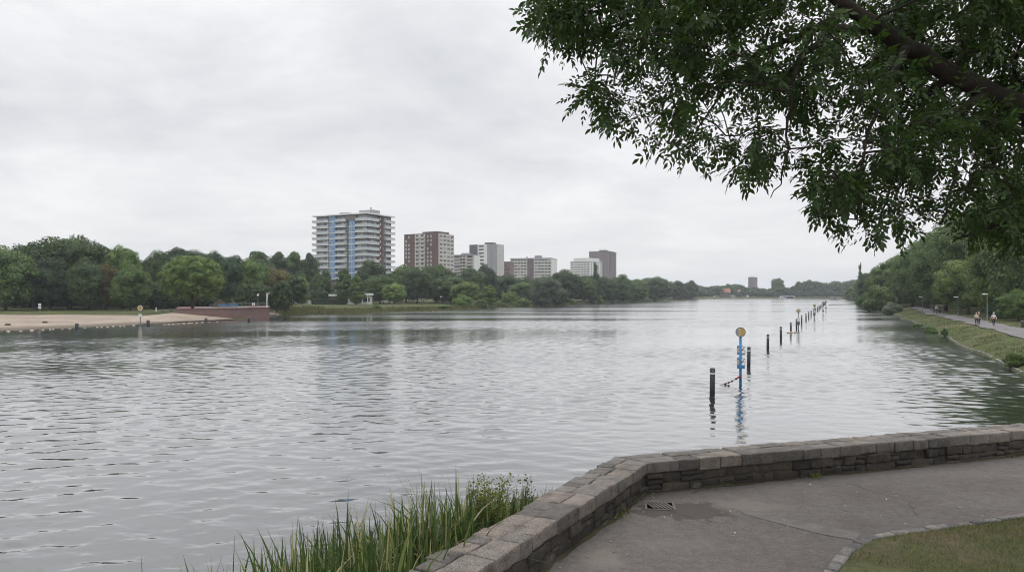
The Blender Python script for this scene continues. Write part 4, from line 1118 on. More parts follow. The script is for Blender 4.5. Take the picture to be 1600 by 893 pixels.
# sand heaped against the left end of the wall
V = []; na_, nb_ = 22, 10
for a_ in range(na_):
    u = a_ / (na_ - 1); px = 205 + 150 * u
    lo = gp(px, float(np.interp(px, [205, 240, 300, 345, 360], [506.5, 504.5, 501.5, 499.5, 498.6])), 0.12)
    if px < 272:
        v_ = (px - 205) / 67; hi = gp(205, 490.5, 1.2).lerp(WA + Vector((0, 0, 1.55)) + nw_ * 0.14, v_)
    else:
        hi = WA.lerp(WB, min(1, (px - 272) / 118)) + nw_ * 0.14; hi.z = float(np.interp(px, [272, 300, 330, 355], [1.55, 1.0, 0.42, 0.02]))
    for b_ in range(nb_):
        q = lo.lerp(hi, b_ / (nb_ - 1)); e_ = min(1, u / 0.4); q.z = (ground_z(q.x, q.y) + 0.02) * (1 - e_) + q.z * e_; q.z += 0.06 * mnoise.noise(q * 0.7) * (1 if 0 < b_ < nb_ - 1 else 0); V.append(q[:])
o = link_mesh('sand', np_mesh('sand', V, [(a*nb_+b, a*nb_+b+1, (a+1)*nb_+b+1, (a+1)*nb_+b) for a in range(na_-1) for b in range(nb_-1)], smooth=True), M['sand']); tag(o, kind='structure')
# railing
rail = thing('railing', 'thin grey-green metal railing along the top of the brick terrace', 'railing', (0, 0, 0))
ra = WA.lerp(WB, 0.36) - nw_ * 0.2; rb = WB - nw_ * 0.2 - dirw * 0.1; n = 15
lift = lambda tt: TZ + 0.15 - 0.25 * (1 - (0.36 + 0.64 * tt))
p0 = None
for k in range(n + 1):
    q = ra.lerp(rb, k / n)
    if p0 is None: p0 = MB().tube([(0, 0, 0), (0, 0, 1.05)], 0.04, 6).build('post', M['lamp_metal'], rail); o = p0
    else: o = p0.copy(); col.objects.link(o); o.parent = rail
    o.location = (q.x, q.y, lift(k / n))
for hh in (0.35, 0.7, 1.05):
    MB().tube([(ra.x, ra.y, lift(0) + hh), (rb.x, rb.y, lift(1) + hh)], 0.035, 6).build('rail', M['lamp_metal'], rail)
# blue benches behind the railing
for k, (px, lab) in enumerate(((348, 'blue bench behind the terrace railing, left of the pair'), (364, 'blue bench behind the terrace railing, right of the pair'))):
    c = at(px, 0, 176); t = thing('bench', lab, 'bench', (c.x, c.y, 2.0), R(10))
    MB().box(-1.1, 1.1, -0.25, 0.25, 0.42, 0.48).build('seat', M['blue_paint'], t)
    MB().box(-1.1, 1.1, 0.22, 0.28, 0.5, 0.95).build('backrest', M['blue_paint'], t)
    for x in (-0.9, 0.9): MB().box(x - .05, x + .05, -0.22, 0.22, 0, 0.42).build('leg', M['dark_metal'], t)
# picnic table left of the round tree
c = at(260, 0, 152); t = thing('picnic_table', 'dark wooden picnic table at the top of the beach, left of the terrace', 'table', (c.x, c.y, 1.40), R(5))
MB().box(-1.1, 1.1, -0.4, 0.4, 0.72, 0.78).build('tabletop', M['wood_grey'], t)
for y in (-0.75, 0.75): MB().box(-1.1, 1.1, y - 0.14, y + 0.14, 0.43, 0.48).build('seat', M['wood_grey'], t)
for x in (-0.8, 0.8):
    MB().tube([(x, -0.75, 0), (x, -0.3, 0.72)], 0.05, 6).tube([(x, 0.75, 0), (x, 0.3, 0.72)], 0.05, 6).tube([(x, -0.85, 0.4), (x, 0.85, 0.4)], 0.045, 6).build('leg', M['wood_grey'], t)

# ------------------------------------------------------------------ poles, lamps and signs on the banks
def lamp(px, ybase, ytop, label, Y=None, zb=None, r=0.06, style='head', mat='lamp_metal'):
    if Y is None:
        z = zb if zb is not None else 1.6; p = gp(px, ybase, z); Y = p.y
    p = at(px, 0, Y); z0 = ground_z(p.x, p.y) - 0.02
    h = H - (ytop - HY) / F * Y - z0
    t = thing('street_lamp', label, 'lamp post', (p.x, p.y, z0))
    MB().tube([(0, 0, 0), (0, 0, 0.9)], r * 1.6, 8).build('base', M[mat], t)
    MB().tube([(0, 0, 0.9), (0, 0, h)], [r, r * 0.75], 8).build('pole', M[mat], t)
    if style == 'head':
        a_ = MB().tube([(0, 0, h), (-0.1, 0, h + 0.05), (-0.55, 0, h + 0.05)], r * 0.6, 6).build('arm', M[mat], t)
        hd = MB(); hd.ball((-0.35, 0, h + 0.07), (0.5, 0.16, 0.09), 14, 8); hd.build('head', M['white_wall'], t, True)
    elif style == 'ball':
        MB().ball((0, 0, h + 0.2), 0.26, 12, 8).build('globe', M['white_paint'], t, True)
    elif style == 'arc':
        MB().tube([(0, 0, h * 0.6), (0.05, 0, h * 0.8), (0.25, 0, h * 0.95), (0.7, 0, h)], [r, r, r * 0.8, r * 0.5], 8).build('arm', M[mat], t)
    return t
lamp(1542.5, 500, 460, 'slim lamp post with a flat head on the grass beside the path near the walkers', 111, style='head', r=0.06)
lamp(1497, 494, 464.5, 'plain lamp post left of the maple trunk on the wooded bank', 132, style='head', r=0.055)
lamp(1441, 488, 464, 'farthest lamp post along the bank path, in the shade of the wood', 165, style='head', r=0.06)
lamp(50.5, 482, 455, 'grey lamp post at the wood edge on the far left', 178, style='head', r=0.08)
lamp(417, 478, 457, 'white curved lamp post at the right end of the terrace', 172, style='arc', r=0.12, mat='white_paint')
lamp(403, 478, 462, 'lamp post with a white head on the terrace', 172, style='ball', r=0.06)
lamp(458, 472, 440, 'tall thin mast behind the white car', 280, style='head', r=0.08)
lamp(608, 471, 460, 'globe lamp in front of the trailer on the lawn', 285, style='ball')
lamp(689, 470, 464, 'globe lamp under the trees at the end of the far lawn', 285, style='ball')
lamp(562, 470, 451, 'white lamp between the two roofs of the pavilion', 290, style='ball')
lamp(804, 470, 458.5, 'shore lamp with a white head below the long slab', 320, style='ball', r=0.12)

def beach_sign(px, ybase, ytop, label, disc=None, panels=()):
    p = gp(px, ybase, 0.8); z0 = ground_z(p.x, p.y) - 0.05; h = H - (ytop - HY) / F * p.y - z0
    t = thing('sign_post', label, 'sign', (p.x, p.y, z0))
    MB().tube([(0, 0, 0), (0, 0, h - 0.1)], 0.08, 8).build('post', M['lamp_metal'], t)
    if disc:
        d_ = MB().disc((0, -0.11, h - 0.35), (0, 1, 0), 0.42, 0.04, 24).build('sign_disc', M[disc], t)
        MB().disc((0, -0.135, h - 0.35), (0, 1, 0), 0.44, 0.03, 24, 0.36).build('rim', M['white_wall'], d_)
        MB().tube([(-0.2, -0.15, h - 0.5), (0.2, -0.15, h - 0.2)], 0.04, 6).build('symbol', M['dark_metal'], d_)
    for z, m_ in panels: MB().box(-0.3, 0.3, -0.13, -0.085, h * z, h * z + 0.5).build('panel', M[m_], t)
beach_sign(62.5, 493, 475.5, 'signpost with a white top and dark foot on the left part of the beach', None, ((0.86, 'white_wall'), (0.55, 'white_wall')))
beach_sign(219.5, 500, 477.5, 'signpost with a round yellow sign on the right part of the beach', 'yellow', ((0.45, 'white_wall'),))

for px, yb, yt, lab in ((192, 479, 473.5, 'red rescue box post on the beach lawn'), ):
    p = gp(px, yb, 1.6); t = thing('rescue_post', lab, 'rescue post', (p.x, p.y, ground_z(p.x, p.y)))
    MB().tube([(0, 0, 0), (0, 0, 1.0)], 0.06, 8).build('post', M['wood_grey'], t); MB().disc((0, -0.08, 0.85), (0, 1, 0), 0.38, 0.12, 20, 0.2).build('lifebuoy', M['red'], t)
for px, yb, yt, Y, lab in ((244, 481, 474.5, 172, 'short white marker post on the beach lawn'), (328.5, 476, 468, 178, 'white marker post behind the terrace, right of the ball-shaped willow')):
    p = at(px, 0, Y); z0 = ground_z(p.x, p.y); hh = (yb - yt) / F * Y
    t = thing('marker_post', lab, 'post', (p.x, p.y, z0)); MB().tube([(0, 0, 0), (0, 0, hh)], 0.14, 8).build('post', M['white_wall'], t); MB().tube([(0, 0, hh), (0, 0, hh + 0.08)], [0.15, 0.06], 8).build('cap', M['lamp_metal'], t)
c = at(396, 0, 178); t = thing('notice_board', 'white notice board behind the terrace railing', 'board', (c.x, c.y, 1.7))
MB().box(-0.35, 0.35, -0.03, 0.03, 0.9, 1.6).build('panel', M['white_paint'], t)
for x in (-0.25, 0.25): MB().tube([(x, 0.06, 0), (x, 0.06, 1.5)], 0.035, 6).build('leg', M['lamp_metal'], t)
c = at(393 + 12, 0, 178)
c = gp(48, 480.5, 1.7); t = thing('low_wall', 'low grey bench wall at the foot of the far-left lamp post', 'wall', (c.x - 1.5, c.y + 2, ground_z(c.x, c.y)))
MB().box(-1.6, 1.6, -0.25, 0.25, 0, 0.42).build('body', M['concrete'], t); MB().box(-1.65, 1.65, -0.3, 0.3, 0.42, 0.5).build('coping', M['concrete_grey'], t)

# ------------------------------------------------------------------ piles in the water
def pile_proto():
    t = thing('mooring_pile', 'x', 'pile')
    MB().tube([(0, 0, -1.2), (0, 0, 1.40)], 0.125, 14).build('post', M['pile_black'], t, True)
    MB().tube([(0, 0, 1.40), (0, 0, 1.44)], [0.128, 0.10], 14).build('cap', M['dark_metal'], t)
    MB().tube([(0, 0, 1.12), (0, 0, 1.20)], 0.1275, 14, False).build('band', M['white_wall'], t, True)
    MB().disc((0, -0.122, 1.30), (0, 1, 0), 0.045, 0.02, 12).build('marker', M['lamp_metal'], t)
    return t
PB = Vector((10.5, 38.6, 0)); PS = Vector((6.98, 15.75, 0))
ordn = ['nearest of the row and largest', 'second in the row, just beyond the blue sign post', 'third in the row', 'fourth in the row', 'fifth in the row, behind the pale floats', 'sixth in the row, directly at the second round sign', 'seventh in the row', 'eighth in the row', 'ninth in the row', 'tenth in the row, left of the third round sign', 'eleventh in the row, right of the third round sign']
proto = None
NP_ = 24
for k in range(NP_):
    p = PB + PS * k + Vector((rnd.uniform(-.08, .08), rnd.uniform(-.12, .12), 0)) * (k > 1)
    o = pile_proto() if proto is None else copy_tree(proto)
    proto = proto or o
    o.location = p; o.scale = (1.1 if k == 0 else 1, 1.1 if k == 0 else 1, (1.0 if k == 0 else rnd.uniform(0.95, 1.06)))
    o.rotation_euler = (rnd.uniform(-.012, .012), rnd.uniform(-.012, .012), rnd.uniform(-.2, .2))
    o['group'] = 'black piles crossing the lake'
    o['label'] = ('black white-banded pile in the water, ' + ordn[k]) if k < len(ordn) else 'far small black pile among the crowded end of the row across the lake'

def ring_sign(p, hpost, r, label, full=True, mat='blue_paint'):
    t = thing('sign_post', label, 'sign', p, R(-14))
    MB().tube([(0, 0, -1), (0, 0, hpost - r)], 0.075, 12).build('post', M[mat], t, True)
    d_ = MB().disc((0, -0.10, hpost), (0, 1, 0), r, 0.04, 36).build('sign_disc', M['cloth_white'], t)
    MB().disc((0, -0.10, hpost), (0, 1, 0), r * 1.03, 0.06, 36, r * 0.88).build('rim', M['dark_metal'], d_)
    # yellow field: the larger part of the face, cut on the slant
    mb = MB(); poly = [Vector((x, 0, z)) for x, z in ((-0.10, 0.84), (0.35, 0.76), (0.78, 0.36), (0.86, -0.1), (0.62, -0.58), (0.1, -0.84), (-0.22, -0.8), (0.02, -0.2), (-0.12, 0.2))]
    mb.v = [(q.x * r, -0.124, hpost + q.z * r) for q in poly] + [(q.x * r, -0.118, hpost + q.z * r) for q in poly]; n = len(poly)
    mb.f = [tuple(range(n)), tuple(reversed(range(n, 2*n)))] + [(k, n + k, n + (k+1) % n, (k+1) % n) for k in range(n)]
    mb.build('yellow_field', M['yellow'], d_)
    s_ = MB()
    for a, b in (((0.42, 0.62), (0.05, 0.1)), ((0.05, 0.1), (0.5, -0.55))): s_.tube([(a[0]*r, -0.135, hpost + a[1]*r), (b[0]*r, -0.135, hpost + b[1]*r)], r * 0.06, 6)
    s_.build('stripe', M['tan'], d_)
    # dark three-like mark on the pale part
    s_ = MB()
    for zc_ in (0.22, -0.22):
        s_.tube([((-0.58 + 0.30 * math.cos(w_)) * r, -0.13, hpost + (zc_ + 0.2 * math.sin(w_)) * r) for w_ in np.linspace(R(120), R(-120), 8)], r * 0.055, 6)
    s_.build('mark', M['dark_metal'], d_)
    if full:
        for z in (1.75, 1.05):
            b_ = MB(); b_.box(-0.20, -0.085, -0.11, -0.07, z, z + 0.52).box(0.085, 0.2, -0.11, -0.07, z, z + 0.1).build('side_plate', M['blue_paint'], t)
            MB().box(-0.195, -0.09, -0.118, -0.111, z + 0.12, z + 0.40).build('yellow_stripe', M['cloth_cream'], b_ if isinstance(b_, bpy.types.Object) else t)
            lp_ = MB(); lp_.tube([(0.07, -0.09, z), (0.24, -0.09, z + 0.05), (0.25, -0.09, z + 0.25), (0.07, -0.09, z + 0.26)], 0.03, 6).tube([(0.07, -0.09, z + 0.26), (0.23, -0.09, z + 0.45), (0.07, -0.09, z + 0.5)], 0.03, 6)
            lp_.build('bracket', M['slate'], t)
        MB().box(-0.2, 0.24, -0.12, -0.06, 0.93, 1.05).build('collar', M['blue_paint'], t)
    else:
        MB().box(-0.2, 0.2, -0.12, -0.06, 1.2, 1.7).build('plate', M['white_wall'], t)
        MB().box(-0.2, 0.2, -0.12, -0.06, 0.6, 1.1).build('plate', M['slate'], t)
    return t
sp1 = gp(1157, 600)
ring_sign((sp1.x, sp1.y, 0), H - (518.5 - HY) / F * sp1.y, 7.3 / F * sp1.y, 'blue sign post in the water with a round white and yellow sign, nearest the wall')
for px, yb, yt, lab in ((1247.5, 513.5, 485.5, 'second round sign on a post, further along the row of piles'), (1272.5, 497, 477, 'third round sign on a post, small, far along the row of piles'), (1286, 490.5, 472.5, 'fourth round sign, tiny, where the row of piles crowds together'), (1290.5, 485, 471, 'farthest tiny round sign at the end of the row of piles')):
    p = gp(px, yb); ring_sign((p.x, p.y, 0), H - (yt - HY) / F * p.y, 0.29, lab, False, 'lamp_metal')
# float chain hanging from the first sign post
t = thing('float_chain', 'short chain of red floats sloping from the blue sign post to the water', 'float chain', sp1)
a = Vector((-0.05, -0.1, 0.50)); b = gp(1133, 600.5) - sp1 + Vector((0, 0, 0.05))
MB().tube([a.lerp(b, k / 8) - Vector((0, 0, 0.05 * math.sin(PI * k / 8))) for k in range(9)] + [b + Vector((-0.35, 0, -0.06))], 0.014, 6).build('cord', M['dark_metal'], t)
for k, (tt, m_) in enumerate(((0.04, 'red'), (0.16, 'red'), (0.28, 'wet_red'), (0.55, 'wet_red'), (0.76, 'wet_red'), (0.98, 'wet_red'))):
    q = a.lerp(b, tt) - Vector((0, 0, 0.05 * math.sin(PI * tt)))
    f_ = MB(); dd_ = (b - a).normalized() * 0.075; f_.tube([q - dd_, q - dd_ * 0.6, q + dd_ * 0.6, q + dd_], [0.02, 0.055, 0.055, 0.02], 10); f_.build('float', M[m_], t, True)
# pale floats by the fifth pile
p = gp(1235, 520); t = thing('float_chain', 'pale floats lying on the water beside the fifth pile', 'float chain', p)
MB().tube([(-0.4, 0, 0.05), (0.3, 0.2, 0.05), (0.9, 0.5, 0.05)], 0.012, 6).build('cord', M['wood_grey'], t)
for x, y in ((-0.3, 0), (0.2, 0.15), (0.8, 0.45)): MB().ball((x, y, 0.08), (0.22, 0.15, 0.12), 12, 8).build('float', M['cloth_cream'], t, True)
# posts in front of the beach
proto = None
for px, yb, yt, lab in ((120, 514, 505.5, 'dark wooden post in the shallows by the left part of the beach'), (231.5, 509, 500.5, 'dark wooden post in the shallows under the round yellow beach sign'), (389, 502.5, 495, 'dark wooden post in front of the brick terrace'), (430.5, 499.5, 493, 'dark wooden post just right of the brick terrace'), (322, 502, 497, 'short dark post at the waterline where beach and terrace meet')):
    p = gp(px, yb); hh = (yb - yt) / F * p.y
    if proto is None:
        proto = t = thing('water_post', lab, 'post', p, 0, 'posts in the water along the beach')
        MB().tube([(0, 0, -1), (0, 0, 1.0)], 0.26, 12).build('post', M['pile_black'], t, True); MB().tube([(0, 0, 1.0), (0, 0, 1.06)], [0.27, 0.2], 12).build('cap', M['wood_grey'], t)
    else: t = copy_tree(proto); t.location = p; t['label'] = lab
    t.scale = (1, 1, hh)
# white floats of the bathing line
fl0 = MB().ball((0, 0, 0.08), (0.40, 0.2, 0.17), 12, 8).build('float', M['cloth_cream'], None, True)
tag(fl0, 'white float of the bathing line in front of the beach', 'float', 'white floats of the bathing line')
k = 0
for px in [14, 33, 51, 67, 77, 84, 97, 109, 131, 152, 159, 169, 176, 187, 193, 209, 256, 262, 270, 279, 286, 294, 299, 307, 316, 328, 338]:
    yy = float(np.interp(px, [0, 100, 200, 260, 340], [517.8, 513.6, 508.6, 506.6, 502.6])) + rnd.uniform(-.35, .35)
    p = gp(px + rnd.uniform(-1.5, 1.5), yy + 0.6); o = fl0 if k == 0 else fl0.copy(); k += 1
    if o is not fl0: col.objects.link(o)
    o.location = p; o.rotation_euler = (0, 0, rnd.uniform(-.5, .5)); o.scale = [rnd.uniform(0.4, 0.7)] * 3
# drift line of two dark pieces on the sand
for px, py, lab in ((12, 509, 'dark clump of washed-up weed at the far left of the beach'), (70, 506, 'dark clump of washed-up weed right of the left beach sign'), (266, 499, 'flat dark clump of weed near the right end of the beach')):
    p = gp(px, py, 0.3); o = MB().ball((0, 0, 0), (0.5, 0.3, 0.18), 10, 6).build('weed_clump', M['soil'], None, True); o.location = (p.x, p.y, ground_z(p.x, p.y) + 0.1); tag(o, lab, 'weed clump')
    mb = MB()
# floating boom to the wooded bank and pump house at its end
a = gp(1296, 476.2); b = gp(1338, 475.6)
t = thing('floating_boom', 'thin dark floating boom from the end of the piles to the wooded bank', 'boom', (0, 0, 0))
MB().tube([a + Vector((0, 0, 0.08)), a.lerp(b, 0.5) + Vector((0, 1, 0.08)), b + Vector((0, 0, 0.08))], 0.22, 8).build('boom', M['dark_metal'], t)
p = gp(1304, 468.6); t = thing('pump_house', 'small grey pump house on a platform at the far end of the piles', 'pump house', (p.x, p.y, 0))
MB().box(-3.4, 3.4, -2, 2, -0.5, 0.7).build('platform', M['concrete_grey'], t); MB().box(-2.2, 2.4, -1.6, 1.6, 0.7, 2.6).build('wall', M['concrete_grey'], t); MB().box(-2.5, 2.7, -1.9, 1.9, 2.6, 2.85).build('roof', M['concrete'], t)
MB().box(-0.5, 0.4, -1.66, -1.6, 0.7, 2.2).build('door', M['slate'], t)

# reeds along the far shore
def far_reeds(px0, px1, hgt, n, label, d0=-0.6, d1=1.6, seed=1):
    rs = np.random.RandomState(seed); V = []
    ids = [i for i in range(len(SHP)) if SHP[i, 1] > 100 and SHP[i, 0] < 300 and px0 <= CX + F * SHP[i, 0] / SHP[i, 1] <= px1]
    for _ in range(n):
        i = ids[rs.randint(len(ids))]; d = rs.uniform(d0, d1); p = SHP[i, :2] + NRM[i] * d + rs.normal(0, 3.0, 2) * np.abs(tan_[i])
        z = max(-0.05, ground_z(p[0], p[1])) if d > 0 else 0.0; h = hgt * rs.uniform(0.55, 1.15) ; w_ = 0.07 + 0.0009 * p[1] * 0.2; a = rs.uniform(0, 6.28); l = rs.normal(0, 0.25, 2) * h * 0.4
        dx, dy = math.cos(a) * w_, math.sin(a) * w_
        V += [(p[0] - dx, p[1] - dy, z), (p[0] + dx, p[1] + dy, z), (p[0] + l[0] + dx * .3, p[1] + l[1] + dy * .3, z + h), (p[0] + l[0] - dx * .3, p[1] + l[1] - dy * .3, z + h)]
    V = np.array(V); o = link_mesh('reeds', np_mesh('reeds', V, np.arange(len(V)).reshape(-1, 4)), M['reed_far'])
    return tag(o, label, 'reeds', kind='stuff')
far_reeds(458, 505, 1.15, 5200, 'reed bed at the water left of the far lawn', -1.5, 2.5, 1)
far_reeds(500, 725, 0.5, 8000, 'low reeds fringing the far lawn', -0.4, 1.6, 2)
far_reeds(715, 1080, 0.9, 7000, 'strip of waterside plants along the wooded far shore', -0.5, 2.0, 3)

def rough_grass(n, hgt, d0, d1, label, seed):
    rs = np.random.RandomState(seed); V = []
    ids = [i for i in range(len(SHP)) if SHP[i, 0] > 30 and 44 < SHP[i, 1] < 200]
    wts = np.array([1.0 / SHP[i, 1] for i in ids]); wts /= wts.sum()
    for _ in range(n):
        i = ids[rs.choice(len(ids), p=wts)]; d = rs.uniform(d0, d1); p = SHP[i, :2] + NRM[i] * d + tan_[i] * rs.normal(0, 1.6)
        cl = mnoise.noise(Vector((p[0] * 0.5, p[1] * 0.5, 9))) + 0.6 * mnoise.noise(Vector((p[0] * 1.7, p[1] * 1.7, 3)))
        if cl < -0.05 + 0.25 * rs.rand(): continue
        z = ground_z(p[0], p[1]); h = hgt * rs.uniform(0.4, 1.2) * (0.6 + cl); w_ = 0.035; a = rs.uniform(0, 6.28); l = rs.normal(0, 0.5, 2) * h
        dx, dy = math.cos(a) * w_, math.sin(a) * w_
        V += [(p[0] - dx, p[1] - dy, z), (p[0] + dx, p[1] + dy, z), (p[0] + l[0], p[1] + l[1], z + h)]
    V = np.array(V); o = link_mesh('grass', np_mesh('grass', V, None, np.arange(len(V)).reshape(-1, 3)), M['bank_grass']); return tag(o, label, 'grass', kind='stuff')
rough_grass(11000, 0.22, 0.5, 4.6, 'rough dry grass and weeds on the bank below the path', 5)
rough_grass(16000, 0.16, 8.3, 20, 'unmown grass between the path and the wood', 6)

# ------------------------------------------------------------------ people on the bank path
def skin_mesh(name, chains, mat, parent, sub=1):
    """grow one continuous surface from joints: chains = list of [(x,y,z,r), ...] sharing coordinates where they join"""
    vid = {}; V = []; Rr = []; E = []
    for ch in chains:
        prev = None
        for x, y, z, r in ch:
            k = (round(x, 4), round(y, 4), round(z, 4))
            if k not in vid: vid[k] = len(V); V.append((x, y, z)); Rr.append(r)
            i = vid[k]
            if prev is not None and prev != i: E.append((prev, i))
            prev = i
    me = bpy.data.meshes.new(name); me.from_pydata(V, E, []); o = link_mesh(name, me, mat, parent)
    md = o.modifiers.new('Skin', 'SKIN'); md.use_smooth_shade = True
    for i, r in enumerate(Rr): me.skin_vertices[0].data[i].radius = (r, r)
    me.skin_vertices[0].data[0].use_root = True
    sb = o.modifiers.new('Subsurf', 'SUBSURF'); sb.levels = sub; sb.render_levels = sub
    return o

def hand(chains, wx, wy, wz, dx, dy, dz):
    """palm and five unequal, slightly curled fingers leaving it"""
    d = Vector((dx, dy, dz)).normalized(); side = d.cross(Vector((0, 1, 0)) if abs(d.y) < .8 else Vector((1, 0, 0))).normalized(); pal = d.cross(side)
    w_ = Vector((wx, wy, wz)); palm = w_ + d * 0.07
    chains.append([(*w_, 0.026), (*palm, 0.032)])
    for k, ln in enumerate((0.07, 0.08, 0.075, 0.06)):
        b0 = palm + side * (0.03 - 0.02 * k) + d * 0.02; b1 = b0 + d * ln * 0.6; b2 = b1 + d * ln * 0.3 + pal * ln * 0.35
        chains.append([(*palm, 0.032), (*b0, 0.010), (*b1, 0.009), (*b2, 0.008)])
    t0 = w_ + d * 0.03 + side * 0.04; t1 = t0 + d * 0.04 + side * 0.02
    chains.append([(*w_, 0.026), (*t0, 0.011), (*t1, 0.009)])

def person(label, loc, rz, top, legs, knees, feet, elbows, hands, lean=0.0, pelvis_z=0.95, hat=None, hair='hair', shoe='cloth_black'):
    """joints are given for the left(-x)/right(+x) limbs as (x,y,z); y forward is -y (towards the viewer when rz=0)"""
    t = thing('person', label, 'person', loc, rz)
    pz = pelvis_z; ly = -math.sin(lean) * 0.5; lz = math.cos(lean) * 0.5
    chest = (0, ly * 0.75, pz + lz * 0.72); neck = (0, ly * 1.02, pz + lz * 1.03); head = (0, ly * 1.12 - 0.02, pz + lz * 1.03 + 0.17)
    body = [[(0, 0, pz, 0.13), (0, ly * 0.4, pz + lz * 0.4, 0.125), (*chest, 0.15), (*neck, 0.055), (*head, 0.098), (head[0], head[1] - 0.01, head[2] + 0.09, 0.075)]]
    shirt = [[(0, 0, pz, 0.145), (0, ly * 0.4, pz + lz * 0.4, 0.142), (*chest, 0.168), (0, ly * 0.95, pz + lz * 0.95, 0.075)]]
    trous = [[(0, 0, pz + 0.06, 0.14), (0, 0, pz, 0.146)]]
    for i, sx in enumerate((-1, 1)):
        hip = (sx * 0.09, 0, pz - 0.05); sh = (sx * 0.18, ly * 0.9, pz + lz * 0.88)
        kn, ft, el, hd = knees[i], feet[i], elbows[i], hands[i]
        body.append([(0, 0, pz, 0.13), (*hip, 0.085), (*kn, 0.055), (ft[0], ft[1] + 0.02, ft[2] + 0.08, 0.038), (ft[0], ft[1] - 0.16, ft[2] + 0.035, 0.03)])
        trous.append([(0, 0, pz, 0.146), (*hip, 0.098), (*kn, 0.068), (ft[0], ft[1] + 0.02, ft[2] + 0.13, 0.058)])
        body.append([(*chest, 0.15), (*sh, 0.06), (*el, 0.042), (*hd, 0.028)])
        shirt.append([(*chest, 0.168), (*sh, 0.074), (*el, 0.055), (hd[0] * .9 + el[0] * .1, hd[1] * .9 + el[1] * .1, hd[2] * .9 + el[2] * .1, 0.042)])
        d = Vector(hd) - Vector(el); hand(body, *hd, *d)
        MB().ball((ft[0], ft[1] - 0.06, ft[2] + 0.05), (0.055, 0.14, 0.055), 10, 6).build('shoe', M[shoe], t, True)
    b_ = skin_mesh('body', body, M['skin'], t); skin_mesh('shirt', shirt, M[top], t); skin_mesh('trousers', trous, M[legs], t)
    fz = head[2] + 0.03; fy = head[1] - 0.095
    fc = MB(); fc.ball((-0.035, fy, fz), 0.012, 8, 6).ball((0.035, fy, fz), 0.012, 8, 6); fc.build('eyes', M['cloth_black'], t, True)
    fc = MB(); fc.tube([(0, fy, fz), (0, fy - 0.025, fz - 0.04)], [0.008, 0.014], 6); fc.ball((-0.1, head[1], fz - 0.01), (0.012, 0.02, 0.03), 8, 6).ball((0.1, head[1], fz - 0.01), (0.012, 0.02, 0.03), 8, 6); fc.build('nose_and_ears', M['skin'], t, True)
    MB().ball((0, fy + 0.006, fz - 0.075), (0.026, 0.01, 0.008), 8, 6).build('mouth', M['wet_red'], t, True)
    hm = MB(); hm.ball((0, head[1] + 0.015, head[2] + 0.06), (0.112, 0.122, 0.105) if hat else (0.105, 0.112, 0.10), 14, 8)
    hm.build('helmet' if hat else 'hair', M[hat or hair], t, True)
    return t
def path_z(x, y): return ground_z(x, y) + 0.08
pw = gp(1552.5, 508.6, 1.22); away = 0.0
person('lone skater in a white top, white helmet and dark trousers on the bank path', (pw.x, pw.y, path_z(pw.x, pw.y) + 0.05), R(-25), 'cloth_white', 'cloth_black',
       None, [(-0.11, -0.1, 0.5), (0.12, 0.06, 0.5)], [(-0.10, 0.0, 0.0), (0.05, 0.18, 0.03)], [(-0.30, 0.05, 1.15), (0.31, 0.0, 1.15)], [(-0.33, -0.12, 0.95), (0.33, -0.15, 0.98)], 0.12, hat='cloth_white') if False else None
def walker(label, p, rz, top, legs, hat=None, hair='hair', sc_=1.0, stride=0.16):
    s_ = stride
    t = person(label, (p.x, p.y, path_z(p.x, p.y)), rz, top, legs, [(-0.10, -s_ * 0.7, 0.50), (0.10, s_ * 0.1 - 0.03, 0.50)], [(-0.10, -s_, 0.0), (0.10, s_ * 1.3, 0.02)],
               [(-0.27, 0.06, 1.16), (0.27, 0.0, 1.16)], [(-0.29, 0.10, 0.92), (0.28, -0.17, 0.95)], 0.05, hat=hat, hair=hair)
    t.scale = (sc_, sc_, sc_); return t
walker('lone skater in a white top and white helmet on the bank path', pw, R(-20), 'cloth_white', 'cloth_black', 'cloth_white', sc_=0.96)
p1 = gp(1525.6, 506, 1.22); walker('walker in a cream top and navy trousers, left of the pair on the path', p1, R(155), 'cloth_cream', 'cloth_navy', None, 'cloth_cream', 0.95)
p2 = gp(1529.6, 505.6, 1.22); walker('walker in a dark vest and navy trousers, right of the pair on the path', p2, R(155), 'cloth_navy', 'cloth_navy', None, 'cloth_cream', 0.95)

